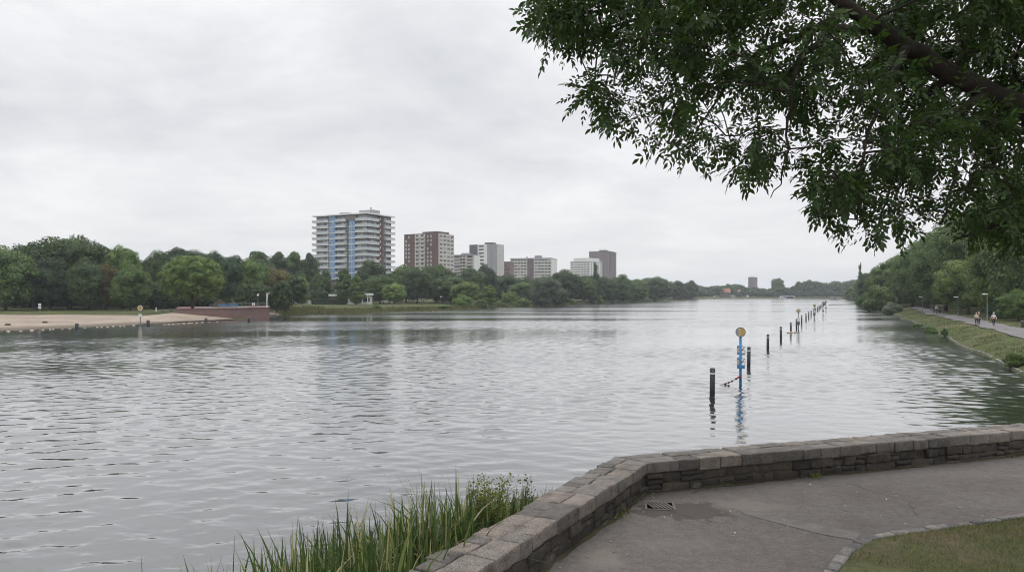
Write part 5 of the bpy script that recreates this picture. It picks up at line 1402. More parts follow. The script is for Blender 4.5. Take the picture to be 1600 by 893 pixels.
def bicycle(label, loc, rz):
    t = thing('bicycle', label, 'bicycle', loc, rz)      # rides towards -y
    for y in (-0.52, 0.52):
        w_ = MB(); w_.tube([(0, y + 0.33 * math.cos(a), 0.34 + 0.33 * math.sin(a)) for a in np.linspace(0, 2 * PI, 25)], 0.02, 6, False).build('wheel', M['rubber'], t)
        s_ = MB()
        for a in np.linspace(0, PI, 7)[:-1]: s_.tube([(0, y + 0.32 * math.cos(a), 0.34 + 0.32 * math.sin(a)), (0, y - 0.32 * math.cos(a), 0.34 - 0.32 * math.sin(a))], 0.004, 4)
        s_.build('spokes', M['lamp_metal'], [c for c in t.children if c.name.startswith('wheel')][-1])
    f_ = MB()
    for a, b in (((0, 0.52, 0.34), (0, 0.08, 0.30)), ((0, 0.08, 0.30), (0, 0.2, 0.85)), ((0, 0.08, 0.30), (0, -0.36, 0.78)), ((0, 0.18, 0.78), (0, -0.36, 0.82)), ((0, 0.52, 0.34), (0, 0.18, 0.75)), ((0, -0.52, 0.34), (0, -0.36, 0.85)), ((0, -0.36, 0.85), (0, -0.33, 1.0))):
        f_.tube([a, b], 0.018, 8)
    f_.build('frame', M['dark_metal'], t)
    MB().tube([(-0.28, -0.2, 1.0), (-0.2, -0.33, 1.02), (0.2, -0.33, 1.02), (0.28, -0.2, 1.0)], 0.014, 6).build('handlebar', M['dark_metal'], t)
    MB().ball((0, 0.22, 0.9), (0.08, 0.14, 0.04), 10, 6).build('saddle', M['cloth_black'], t, True)
    MB().tube([(-0.16, 0.08, 0.22), (0, 0.08, 0.30), (0.16, 0.08, 0.40)], 0.014, 6).build('pedals', M['dark_metal'], t)
    return t
def rider(label, blabel, p, rz, top, hat):
    z = path_z(p.x, p.y); bicycle(blabel, (p.x, p.y, z), rz)
    c_, s_ = math.cos(rz), math.sin(rz); q = (p.x - 0.22 * s_, p.y + 0.22 * c_, z)
    person(label, q, rz, top, 'cloth_black', [(-0.11, -0.36, 0.72), (0.11, -0.30, 0.62)], [(-0.13, -0.10, 0.42), (0.13, -0.10, 0.20)], [(-0.26, -0.28, 1.22), (0.26, -0.28, 1.22)], [(-0.24, -0.43, 1.06), (0.24, -0.43, 1.06)], 0.35, 0.98, hat=hat)
rider('cyclist in dark clothes riding on the left along the path', 'bicycle under the dark-clothed cyclist', gp(1458.8, 489.6, 1.22), R(-28), 'cloth_black', 'cloth_black')
rider('cyclist in a white top riding on the right along the path', 'bicycle under the white-topped cyclist', gp(1463.2, 490.4, 1.22), R(-28), 'cloth_white', 'cloth_white')
def bin_(px, ybase, label, zz=1.25):
    p = gp(px, ybase, zz); t = thing('litter_bin', label, 'bin', (p.x, p.y, ground_z(p.x, p.y)))
    MB().tube([(0, 0, 0), (0, 0, 0.85)], [0.3, 0.34], 14).build('body', M['dark_metal'], t); MB().tube([(0, 0, 0.85), (0, 0, 0.93)], [0.36, 0.3], 14).build('rim', M['wood_grey'], t)
bin_(1468, 489, 'dark litter bin beside the path right of the cyclists'); bin_(1600, 512.5, 'dark litter bin on the grass at the right edge')

# ------------------------------------------------------------------ the promenade in front
DL = Vector((0.479, 0.878, 0)).normalized(); DR_ = Vector((0.944, 0.33, 0)).normalized()
NL = Vector((-DL.y, DL.x, 0)); NR = Vector((-DR_.y, DR_.x, 0))       # towards the water
FC = Vector((1.69, 9.26, 0)); WW = 0.46; WH = 0.387
tm = math.tan((math.atan2(DL.y, DL.x) - math.atan2(DR_.y, DR_.x)) / 2)
def lft(s_, t_, z): return FC + DL * s_ + NL * t_ + Vector((0, 0, z))
def rgt(s_, t_, z): return FC + DR_ * s_ + NR * t_ + Vector((0, 0, z))
L0, R1 = -15.0, 23.0
V = [lft(L0, WW * .5, PAVE), FC + (NL + NR) * 0.12 + Vector((0, 0, PAVE)), rgt(R1, WW * .5, PAVE), Vector((42, 4, PAVE)), Vector((42, -14, PAVE)), Vector((-12, -14, PAVE))]
mb = MB(); mb.v = [tuple(v) for v in V]; mb.f = [tuple(reversed(range(6)))]
o = mb.build('pavement', M['asphalt']); tag(o, kind='structure')
# bank outside the wall, falling to the water
V = []; rows = [(WW * 0.5, PAVE - 0.05), (WW + 0.05, PAVE - 0.28), (WW + 0.9, PAVE - 0.42), (WW + 1.9, PAVE - 0.62), (WW + 2.8, PAVE - 1.8), (WW + 4.2, -0.8)]
for s_ in np.linspace(L0, 0, 30): 
    for d, z in rows: V.append(lft(s_ + d * tm * (s_ + 15) / 15, d, z + 0.05 * mnoise.noise(Vector((s_, d, 0)))))
for s_ in np.linspace(0, R1, 30):
    for d, z in rows: V.append(rgt(s_ - d * tm * (1 - s_ / R1), d, z + 0.05 * mnoise.noise(Vector((s_, d, 5)))))
nr = len(rows)
o = link_mesh('embankment', np_mesh('embankment', [tuple(v) for v in V], [(a*nr+k, (a+1)*nr+k, (a+1)*nr+k+1, a*nr+k+1) for a in range(59) for k in range(nr-1)], smooth=True), M['soil']); tag(o, kind='structure')

# --- stone wall: each stone rounded and rough
class Stones:
    def __init__(s, seed): s.V = []; s.Q = []; s.n = 0; s.seed = seed
    def add(s, c8, rad=0.02, rough=0.008, n=5):
        """hexahedron from 8 corners (bottom 4, top 4), edges rounded by rad, faces roughened"""
        c = np.array([list(p) for p in c8], dtype=float)
        ex = np.linalg.norm(c[1] - c[0]); ey = np.linalg.norm(c[3] - c[0]); ez = np.linalg.norm(c[4] - c[0])
        g_ = np.linspace(0, 1, n)
        pts_ = {}; faces = []
        def vid(i, j, k):
            key = (i, j, k)
            if key not in pts_: pts_[key] = len(pts_)
            return pts_[key]
        m = n - 1
        for i in range(m):
            for j in range(m):
                faces += [(vid(i,j,0), vid(i,j+1,0), vid(i+1,j+1,0), vid(i+1,j,0)), (vid(i,j,m), vid(i+1,j,m), vid(i+1,j+1,m), vid(i,j+1,m)),
                          (vid(i,0,j), vid(i+1,0,j), vid(i+1,0,j+1), vid(i,0,j+1)), (vid(i,m,j), vid(i,m,j+1), vid(i+1,m,j+1), vid(i+1,m,j)),
                          (vid(0,i,j), vid(0,i,j+1), vid(0,i+1,j+1), vid(0,i+1,j)), (vid(m,i,j), vid(m,i+1,j), vid(m,i+1,j+1), vid(m,i,j+1))]
        K = np.array(list(pts_.keys()))
        def spaced(e):
            f = min(0.3, rad / max(e, 1e-3)); q = np.linspace(0, 1, n); q[1] = f; q[-2] = 1 - f
            if n > 4: q[1:-1] = np.linspace(f, 1 - f, n - 2)
            return q
        qx, qy, qz = spaced(ex), spaced(ey), spaced(ez)
        u, v, w_ = qx[K[:, 0]], qy[K[:, 1]], qz[K[:, 2]]
        # round: pull edge/corner points inwards
        on = ((K == 0) | (K == m)).sum(1)
        def pull(q, idx, e, amt):
            r_ = rad * amt / max(e, 1e-3); return np.where(idx == 0, q + r_, np.where(idx == m, q - r_, q))
        a_ = np.where(on == 1, 0.0, np.where(on == 2, 0.42, 0.62))
        u2, v2, w2 = pull(u, K[:, 0], ex, a_), pull(v, K[:, 1], ey, a_), pull(w_, K[:, 2], ez, a_)
        def tri(u, v, w_):
            P = 0
            for b, (iu, iv, iw) in enumerate(((0,0,0),(1,0,0),(1,1,0),(0,1,0),(0,0,1),(1,0,1),(1,1,1),(0,1,1))):
                P = P + ((u if iu else 1-u) * (v if iv else 1-v) * (w_ if iw else 1-w_))[:, None] * c[b]
            return P
        P = tri(u2, v2, w2); cen_ = P.mean(0)
        for i in range(len(P)):
            q = Vector(P[i]); P[i] += np.array(mnoise.noise_vector(q * 9 + Vector((s.seed + s.n * 0.37, 0, 0)))) * rough + np.array(mnoise.noise_vector(q * 31)) * rough * 0.5
        base = s.n; s.V.append(P); s.Q.append(np.array(faces) + base); s.n += len(P)
    def build(s, name, mat, parent):
        me = np_mesh(name, np.concatenate(s.V), np.concatenate(s.Q), smooth=True); o = link_mesh(name, me, mat, parent); return o
wall = thing('stone_wall', 'low rough granite wall bending round the water side of the promenade', 'stone wall', (0, 0, 0))
rs_ = random.Random(11)
cop = Stones(3); mas = Stones(9)
CT = 0.135
zt_ = PAVE + WH
def cuts(a, b, lo, hi):
    xs = [a]
    while xs[-1] < b - lo: xs.append(min(b, xs[-1] + rs_.uniform(lo, hi)))
    if b - xs[-1] > 1e-6:
        if b - xs[-1] < lo * 0.6 and len(xs) > 1: xs[-1] = b
        else: xs.append(b)
    return xs
def run(fn, s0, s1, mitre_at):
    """mitre_at: 'end' (left arm) or 'start' (right arm); at the bend s shifts by +-t*tm"""
    def pos(s_, t_, z):
        if mitre_at == 'end' and abs(s_ - s1) < 1e-6: s_ = s1 + t_ * tm
        if mitre_at == 'start' and abs(s_ - s0) < 1e-6: s_ = s0 - t_ * tm
        return fn(s_, t_, z)
    # coping: two uneven rows across the top
    near = lambda s_: 6.0
    xs1 = cuts(s0, s1, 0.22, 0.52); split = [WW * rs_.uniform(0.40, 0.62) for _ in xs1]
    g_ = 0.003
    for k in range(len(xs1) - 1):
        a, b = xs1[k] , xs1[k + 1]; e0 = a == s0; e1 = b == s1
        a2 = a + (0 if e0 else g_); b2 = b - (0 if e1 else g_)
        t0, t1 = -0.022 + rs_.uniform(-.012, .01), None; m0 = split[k] - g_; m1 = split[k] * rs_.uniform(0.92, 1.08) - g_
        dz = rs_.uniform(-.005, .005); zb = zt_ - CT - rs_.uniform(0, .02)
        sk = rs_.uniform(-.03, .03) * (0 if e0 or e1 else 1)
        cop.add([pos(a2, t0, zb), pos(b2, t0, zb), pos(b2 + (sk if not e1 else 0), m1, zb), pos(a2 + (sk if not e0 else 0), m0, zb),
                 pos(a2, t0, zt_ + dz), pos(b2, t0, zt_ + dz + rs_.uniform(-.003, .003)), pos(b2 + (sk if not e1 else 0), m1, zt_ + dz), pos(a2 + (sk if not e0 else 0), m0, zt_ + dz)], 0.008, 0.010, 7)
        # rear stone(s)
        cutm = [a, b] if (b - a) < 0.34 or rs_.random() < 0.4 else [a, a + (b - a) * rs_.uniform(0.4, 0.6), b]
        if rs_.random() < 0.25: cutm = [a, b]
        for c0, c1 in zip(cutm[:-1], cutm[1:]):
            f0 = c0 == s0; f1 = c1 == s1
            c0_ = c0 + (0 if f0 else g_); c1_ = c1 - (0 if f1 else g_); mm = max(m0, m1) + 2 * g_; te = WW + rs_.uniform(-.02, .025); dz = rs_.uniform(-.006, .005); sh = rs_.uniform(-.03, .03) * (0 if f0 or f1 else 1)
            cop.add([pos(c0_, mm, zb), pos(c1_, mm, zb), pos(c1_ + (sh if not f1 else 0), te, zb), pos(c0_ + (sh if not f0 else 0), te, zb),
                     pos(c0_, mm, zt_ + dz), pos(c1_, mm, zt_ + dz), pos(c1_ + (sh if not f1 else 0), te, zt_ + dz), pos(c0_ + (sh if not f0 else 0), te, zt_ + dz)], 0.008, 0.010, 7)
    # face courses on the promenade side: uneven rubble
    z = PAVE - 0.03; lim = zt_ - CT - 0.012
    hs = [0.135, None]
    zcur = [z]
    for h in hs: zcur.append(lim if h is None else zcur[-1] + h)
    for c in range(len(hs)):
        za, zb = zcur[c], zcur[c + 1]
        xs = cuts(s0, s1, 0.15, 0.44)
        for a, b in zip(xs[:-1], xs[1:]):
            e0 = a == s0; e1 = b == s1; a2 = a + (0 if e0 else 0.004); b2 = b - (0 if e1 else 0.004); pr_ = rs_.uniform(-.028, .02)
            tilt = rs_.uniform(-.008, .008)
            if rs_.random() < 0.33 and b - a < 0.36:  # tall stone split in two thin ones
                zm = (za + zb) / 2
                parts_ = [(za, zm - .003), (zm + .003, zb)]
            else: parts_ = [(za, zb)]
            for q0, q1 in parts_:
                mas.add([pos(a2, pr_, q0 + .005), pos(b2, pr_, q0 + .005 + tilt), pos(b2, 0.2, q0 + .005), pos(a2, 0.2, q0 + .005),
                         pos(a2, pr_, q1 - .005), pos(b2, pr_ + rs_.uniform(-.008, .008), q1 - .005 + tilt), pos(b2, 0.2, q1 - .005), pos(a2, 0.2, q1 - .005)], 0.012, 0.018, 6)
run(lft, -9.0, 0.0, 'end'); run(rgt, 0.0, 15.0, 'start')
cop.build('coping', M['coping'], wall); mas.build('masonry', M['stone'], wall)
# mortar bed behind the stones, and the plain rear
mb = MB()
i = 0
sec = [(0.022, PAVE - 0.4), (WW - 0.02, PAVE - 0.9), (WW - 0.02, zt_ - 0.03), (0.022, zt_ - 0.03)]
ring = []
for fn, s_, mt in ((lft, L0, 0), (lft, 0, 1), (rgt, R1, 0)):
    idx = []
    for t_, z in sec: idx.append(len(mb.v)); mb.v.append(tuple(fn(s_ + (t_ * tm if mt else 0), t_, z)))
    ring.append(idx)
for A_, B_ in zip(ring[:-1], ring[1:]):
    for k in range(4): mb.f.append((A_[k], A_[(k+1) % 4], B_[(k+1) % 4], B_[k]))
mb.f.append(tuple(ring[0])); mb.f.append(tuple(reversed(ring[-1])))
mb.build('mortar', M['mortar'], wall)

# --- grass plot, kerb
KB = [gp(px, py, PAVE) for px, py in ((1240, 960), (1262, 925), (1287, 893), (1311, 864), (1325, 851), (1353, 838.5), (1382, 833.5), (1424, 827.5), (1475, 821), (1515, 816), (1600, 804.5), (1760, 786), (2000, 762))]
KB = [Vector((p.x, p.y, 0)) for p in KB]
def smooth_poly(P, it=2):
    for _ in range(it):
        Q_ = [P[0]]
        for a, b in zip(P[:-1], P[1:]): Q_ += [a.lerp(b, .25), a.lerp(b, .75)]
        P = Q_ + [P[-1]]
    return P
KB = smooth_poly(KB)
cl_ = [0]
for a, b in zip(KB[:-1], KB[1:]): cl_.append(cl_[-1] + (b - a).length)
def kb(s_):
    x = float(np.interp(s_, cl_, [p.x for p in KB])); y = float(np.interp(s_, cl_, [p.y for p in KB])); return Vector((x, y, 0))
ks = Stones(21); s_ = 0.0
while s_ < cl_[-1] - 0.3:
    ln = rs_.uniform(0.15, 0.27); a = kb(s_ + 0.006); b = kb(s_ + ln - 0.006); tn = (b - a).normalized(); nn_ = Vector((tn.y, -tn.x, 0)); wd_ = rs_.uniform(0.10, 0.125); z1 = PAVE + rs_.uniform(0.018, 0.034); z0 = PAVE - 0.1
    up = lambda p, z: Vector((p.x, p.y, z))
    ks.add([up(b, z0), up(a, z0), up(a + nn_ * -0 + nn_ * wd_, z0), up(b + nn_ * wd_, z0), up(b, z1), up(a, z1 + rs_.uniform(-.005, .005)), up(a + nn_ * wd_, z1), up(b + nn_ * wd_, z1)], 0.012, 0.006, 5)
    s_ += ln
o = ks.build('kerb', M['kerb'], None); tag(o, kind='structure')
# lawn sheet inside the kerb, swelling towards the viewer
inner = []
for k in range(60):
    s_ = cl_[-1] * k / 59; a = kb(max(0, s_ - .05)); b = kb(min(cl_[-1], s_ + .05)); tn = (b - a).normalized(); inner.append(kb(s_) + Vector((tn.y, -tn.x, 0)) * 0.115)
V = []; nl = 26; cpt = Vector((9.5, 1.0, 0))
def lawn_z(t_): return PAVE + 0.015 + 0.20 * (1 - (1 - t_) ** 2)
for p in inner:
    for k in range(nl):
        t_ = (k / (nl - 1)) ** 1.6; q = p.lerp(cpt, t_); V.append((q.x, q.y, lawn_z(t_) + (0.02 * mnoise.noise(Vector((q.x * 2.5, q.y * 2.5, 0))) if k else 0)))
o = link_mesh('lawn', np_mesh('lawn', V, [(a*nl+k, a*nl+k+1, (a+1)*nl+k+1, (a+1)*nl+k) for a in range(59) for k in range(nl-1)], smooth=True), M['lawn']); tag(o, kind='structure')
LV = np.array(V).reshape(60, nl, 3)
# grass blades, patchy
rs = np.random.RandomState(4); gv = []
cnt = 0
while cnt < 52000:
    a = rs.uniform(10, 50); k = rs.uniform(0, 1) ** 0.8 * (nl - 8); i0, k0 = int(a), int(k); fa, fk = a - i0, k - k0
    P = (LV[i0, k0] * (1-fa) * (1-fk) + LV[i0+1, k0] * fa * (1-fk) + LV[i0, k0+1] * (1-fa) * fk + LV[i0+1, k0+1] * fa * fk)
    if P[1] < 3.5: 
        cnt += 1; continue
    nz = mnoise.noise(Vector((P[0] * 1.3, P[1] * 1.3, 2))) + 0.5 * mnoise.noise(Vector((P[0] * 4, P[1] * 4, 7)))
    cnt += 1
    if nz < -0.38 and rs.rand() < 0.8: continue
    h = rs.uniform(0.012, 0.045) * (0.75 + 0.6 * max(0, nz + 0.3)); an = rs.uniform(0, 6.28); w_ = rs.uniform(0.002, 0.0042); ln = rs.normal(0, 0.6, 2) * h
    dx, dy = math.cos(an) * w_, math.sin(an) * w_
    gv += [(P[0] - dx, P[1] - dy, P[2] - .004), (P[0] + dx, P[1] + dy, P[2] - .004), (P[0] + ln[0], P[1] + ln[1], P[2] + h)]
gv = np.array(gv); o = link_mesh('grass', np_mesh('grass', gv, None, np.arange(len(gv)).reshape(-1, 3)), M['turf']); tag(o, 'short worn grass growing on the plot inside the kerb', 'grass', kind='stuff')

# --- lighter patched strip across the asphalt
M['strip'] = simple('strip', (0.140, 0.128, 0.117), 0.9, 0.2, 6.0, 0.2)
sp_pts = [(1150, 795), (1200, 803), (1270, 817), (1345, 832)]; sp_low = [(1165, 803), (1222, 818), (1285, 834), (1338, 843)]
V = [];
for a, b in zip(sp_pts, sp_low): V += [tuple(gp(*a, PAVE + 0.004)), tuple(gp(*b, PAVE + 0.004))]
o = link_mesh('pavement_strip', np_mesh('pavement_strip', V, [(2*k, 2*k+1, 2*k+3, 2*k+2) for k in range(3)]), M['strip']); tag(o, kind='structure')

# --- drain grate
c = gp(1031, 790, PAVE); ang = math.atan2(DL.y, DL.x) - R(62)
t = thing('drain_grate', 'rusty dark iron drain grate in the asphalt at the bend of the wall', 'drain grate', (c.x, c.y, PAVE + 0.001), R(-8))
M['shade_black'] = simple('shade_black', (0.004, 0.004, 0.004), 1.0, 0.1, 1.0, 0.0)
M['iron'] = simple('iron', (0.12, 0.105, 0.095), 0.6, 0.4, 30, 0.4)
gw, gd = 0.175, 0.17
mb = MB(); mb.box(-gw, gw, -gd, -gd + .025, 0, .008).box(-gw, gw, gd - .025, gd, 0, .008).box(-gw, -gw + .025, -gd + .0255, gd - .0255, 0, .008).box(gw - .025, gw, -gd + .0255, gd - .0255, 0, .008); mb.build('frame', M['iron'], t)
MB().box(-gw + .026, gw - .026, -gd + .026, gd - .026, 0, 0.002).build('pit_shade', M['shade_black'], t)  # flat black plate on the asphalt, its colour standing for shade below the bars
b0 = None
for k in range(6):
    if b0 is None: b0 = MB().box(-.010, .010, -gd + .027, gd - .027, 0.003, .013, Matrix.Rotation(R(22), 4, 'Z')).build('bar', M['iron'], t); o = b0
    else: o = b0.copy(); col.objects.link(o); o.parent = t
    o.location.x = -gw + .06 + k * (2 * gw - .12) / 5
# --- fallen leaves and crumbs on the asphalt, weeds at the wall foot
rs = np.random.RandomState(8); V = []
spots = [gp(px, py, PAVE) for px, py in ((1019, 773), (1020, 778), (1145, 794), (1141, 799), (1148, 833), (1147, 837), (1225, 813), (1400, 753), (1350, 785), (1372, 760), (1500, 793), (1260, 755), (1266, 757), (1255, 760), (975, 888), (918, 870), (1236, 882), (983, 801), (1580, 712), (1538, 725), (1340, 737), (1430, 730), (1428, 728), (959, 862), (1560, 718), (1065, 822))]
for _ in range(70):
    s_ = rs.uniform(-7, 0); q = lft(s_, -rs.exponential(0.09) - 0.02, PAVE); spots.append(q)
for _ in range(120):
    s_ = rs.uniform(0, 13); q = rgt(s_, -rs.exponential(0.10) - 0.02, PAVE); spots.append(q)
for _ in range(170): spots.append(Vector((rs.uniform(0.8, 6), rs.uniform(6.5, 10.5), PAVE)))
for i, q in enumerate(spots):
    s_ = (0.022 if i < 26 else rs.uniform(0.006, 0.018)); a = rs.uniform(0, 6.28); 
    t1 = np.array([math.cos(a), math.sin(a), rs.uniform(-.2, .2)]) * s_; t2 = np.array([-math.sin(a), math.cos(a), rs.uniform(-.3, .3)]) * s_ * 0.5
    b = np.array([q.x, q.y, PAVE + 0.010]); V += [b - t1, b + t2, b + t1 + [0, 0, .006], b - t2]
V = np.array(V)
M['litter'] = blade_mat('litter', (0.13, 0.10, 0.07), (0.30, 0.27, 0.22), 0.1, (0.5, 0.48, 0.44), 0.86)
o = link_mesh('leaf_litter', np_mesh('leaf_litter', V, np.arange(len(V)).reshape(-1, 4)), M['litter']); tag(o, 'scattered dry leaves and crumbs on the asphalt along the wall', 'leaf litter', kind='stuff')
# dirt gathered along the foot of the wall
for fn, a_, b_, nn_ in ((lft, -8.0, -0.02, 90), (rgt, 0.02, 14.0, 150)):
    V = []
    for k in range(nn_):
        s_ = a_ + (b_ - a_) * k / (nn_ - 1); q = fn(s_, 0, 0); wd_ = max(0.012, 0.05 + 0.07 * mnoise.noise(q * 1.3) + 0.04 * mnoise.noise(q * 5))
        V += [tuple(fn(s_, 0.03, PAVE + 0.016)), tuple(fn(s_, -wd_ * 0.5, PAVE + 0.011)), tuple(fn(s_, -wd_, PAVE + 0.003))]
    o = link_mesh('soil', np_mesh('soil', V, [(3*k+i, 3*k+i+1, 3*k+i+4, 3*k+i+3) for k in range(nn_ - 1) for i in (0, 1)], smooth=True), M['soil']); tag(o, kind='structure')
def tuft(c, label, n=40, h=0.07, r=0.08, mat='weed', name='weed_tuft'):
    rs = np.random.RandomState(int(abs(c.x * 100))); V = []
    for _ in range(n):
        a = rs.uniform(0, 6.28); rr = r * rs.uniform(0, 1) ** .5; b = np.array([rr * math.cos(a), rr * math.sin(a), 0]); an = rs.uniform(0, 6.28); w_ = 0.006
        d = np.array([math.cos(an), math.sin(an), 0]) * w_; tp = b + np.array([rs.normal(0, h * .5), rs.normal(0, h * .5), h * rs.uniform(.4, 1.1)])
        V += [b - d * .5, b + (tp - b) * .5 + d, tp, b + (tp - b) * .5 - d]
    V = np.array(V); o = link_mesh(name, np_mesh(name, V, np.arange(len(V)).reshape(-1, 4)), M[mat], None, (c.x, c.y, PAVE)); return tag(o, label, 'weed')
tuft(gp(1274, 746, PAVE), 'yellowish weed tuft at the foot of the long wall arm', 45, 0.09, 0.09)
tuft(gp(962, 808, PAVE), 'green grass tuft at the foot of the wall left of the drain', 60, 0.06, 0.12, 'turf')
tuft(gp(975, 800, PAVE), 'smaller grass tuft nearer the drain at the foot of the wall', 35, 0.05, 0.08, 'turf')
tuft(gp(912, 838, PAVE), 'sparse grass tuft at the wall foot near the bottom of the view', 40, 0.04, 0.12, 'turf')

tuft(rgt(1.2, -0.04, PAVE), 'tiny weed in the wall foot just right of the bend', 18, 0.04, 0.05)
tuft(rgt(6.3, -0.05, PAVE), 'small weed at the wall foot halfway along the long arm', 24, 0.05, 0.06, 'turf')
tuft(rgt(7.6, -0.04, PAVE), 'low weed at the wall foot near the right edge', 22, 0.045, 0.07)
# --- reeds outside the wall
def reeds():
    rs = np.random.RandomState(12); V = []; Qs = []
    def blade(b, h, lean, w_, bend, n=6):
        d = np.array([math.cos(lean[0]), math.sin(lean[0]), 0.0]); sd = np.array([-d[1], d[0], 0.0]); tw = rs.uniform(-1, 1)
        sd = sd * math.cos(tw) + d * math.sin(tw)
        base = len(V)
        for k in range(n + 1):
            u = k / n
            p = b + np.array([0, 0, 1]) * h * (u - bend * 0.55 * u ** 3) + d * h * (lean[1] * u + bend * 0.75 * u ** 2.6)
            ww = w_ * (1 - u ** 3.2) * (0.75 + 0.8 * u * (1 - u)) + 0.0006
            V.append(p - sd * ww); V.append(p + sd * ww)
        for k in range(n): Qs.append((base + 2*k, base + 2*k + 1, base + 2*k + 3, base + 2*k + 2))
    for _ in range(9500):
        s_ = rs.uniform(-6.2, -1.45); d = WW + 0.06 + rs.beta(1.1, 1.5) * (1.6 if s_ < -2.8 else 1.0)
        cl = 0.5 + 0.5 * mnoise.noise(Vector((s_ * 1.7, d * 1.7, 3))) * 1.6
        if rs.rand() > 0.35 + 0.8 * cl: continue
        z = float(np.interp(d, [a for a, b in rows], [b for a, b in rows]))
        p = lft(s_, d, z)
        h = (0.35 + 1.0 * rs.beta(1.7, 2.4)) * (1.0 - 0.22 * max(0, d - 1.0)) * (0.8 + 0.35 * cl) * float(np.interp(s_, [-4.5, -3, -2.4, -1.5], [1.0, 0.95, 0.72, 0.42]))
        bend = max(0, rs.normal(0.10, 0.16)) if rs.rand() < 0.66 else rs.uniform(0.4, 1.15)
        blade(np.array(p), h, (rs.uniform(0, 6.28), abs(rs.normal(0, 0.13))), rs.uniform(0.007, 0.020), bend)
    for _ in range(7500):
        s_ = rs.uniform(-6.2, -1.3); d = WW + 0.05 + rs.beta(1.1, 1.4) * (1.7 if s_ < -2.8 else 0.9)
        z = float(np.interp(d, [a for a, b in rows], [b for a, b in rows])); p = lft(s_, d, z)
        blade(np.array(p), rs.uniform(0.25, 0.75), (rs.uniform(0, 6.28), abs(rs.normal(0, 0.28))), rs.uniform(0.005, 0.013), rs.uniform(0.1, 0.9), 5)
    o = link_mesh('reeds', np_mesh('reeds', np.array(V), np.array(Qs), smooth=False), M['reed'])
    tag(o, 'tall green reeds and long grass growing along the water side of the wall', 'reeds', kind='stuff')
reeds()
def herb(px, py_tip, Y, label, mat, n_st, spread, leaf_n, leaf_s, seed):
    rs = np.random.RandomState(seed); tip = at(px, py_tip, Y)
    base = Vector((tip.x, Y, tip.z)); 
    # root on the bank: nearest bank height under the tip
    rel = Vector((tip.x, Y, 0)) - FC; d = rel.dot(NL); z0 = float(np.interp(d, [a for a, b in rows], [b for a, b in rows]))
    t = thing('wild_plant', label, 'plant', (tip.x, Y, z0)); h = tip.z - z0
    st = MB(); V = []
    for k in range(n_st):
        a = rs.uniform(0, 6.28); top_ = Vector((math.cos(a) * spread * rs.uniform(.2, 1), math.sin(a) * spread * rs.uniform(.2, 1), h * rs.uniform(.72, 1.0))); mid_ = top_ * 0.5 + Vector((rs.normal(0, .02), rs.normal(0, .02), 0.05))
        st.tube([(0, 0, 0), mid_, top_], [0.004, 0.003, 0.0015], 5)
        for j in range(leaf_n):
            u = rs.uniform(0.25, 1.0); c_ = Vector((0, 0, 0)).lerp(mid_, u * 2) if u < .5 else mid_.lerp(top_, u * 2 - 1)
            dd = Vector(sphere_dirs(rs, 1)[0]); dd.z = abs(dd.z) * .6; s2 = leaf_s * rs.uniform(.5, 1.2); c2 = c_ + dd * rs.uniform(.0, .05)
            sd = dd.cross(Vector(sphere_dirs(rs, 1)[0])).normalized() * s2 * .28
            V += [tuple(c2), tuple(c2 + dd * s2 * .5 + sd), tuple(c2 + dd * s2), tuple(c2 + dd * s2 * .5 - sd)]
    st.build('stem', M['weed'], t); link_mesh('leaves', np_mesh('leaves', np.array(V), np.arange(len(V)).reshape(-1, 4)), M[mat], t)
herb(768, 740, 7.25, 'bushy yellow-green weed taller than the reeds at the end of the reed bed', 'weed', 34, 0.22, 85, 0.038, 3)
herb(803, 735, 7.55, 'thin dark-leaved weed between the yellow-green weed and the wall', 'weed_dark', 4, 0.06, 55, 0.034, 4)
herb(826, 738, 7.75, 'sparse feathery weed nearest the wall', 'weed_dark', 6, 0.09, 40, 0.04, 5)

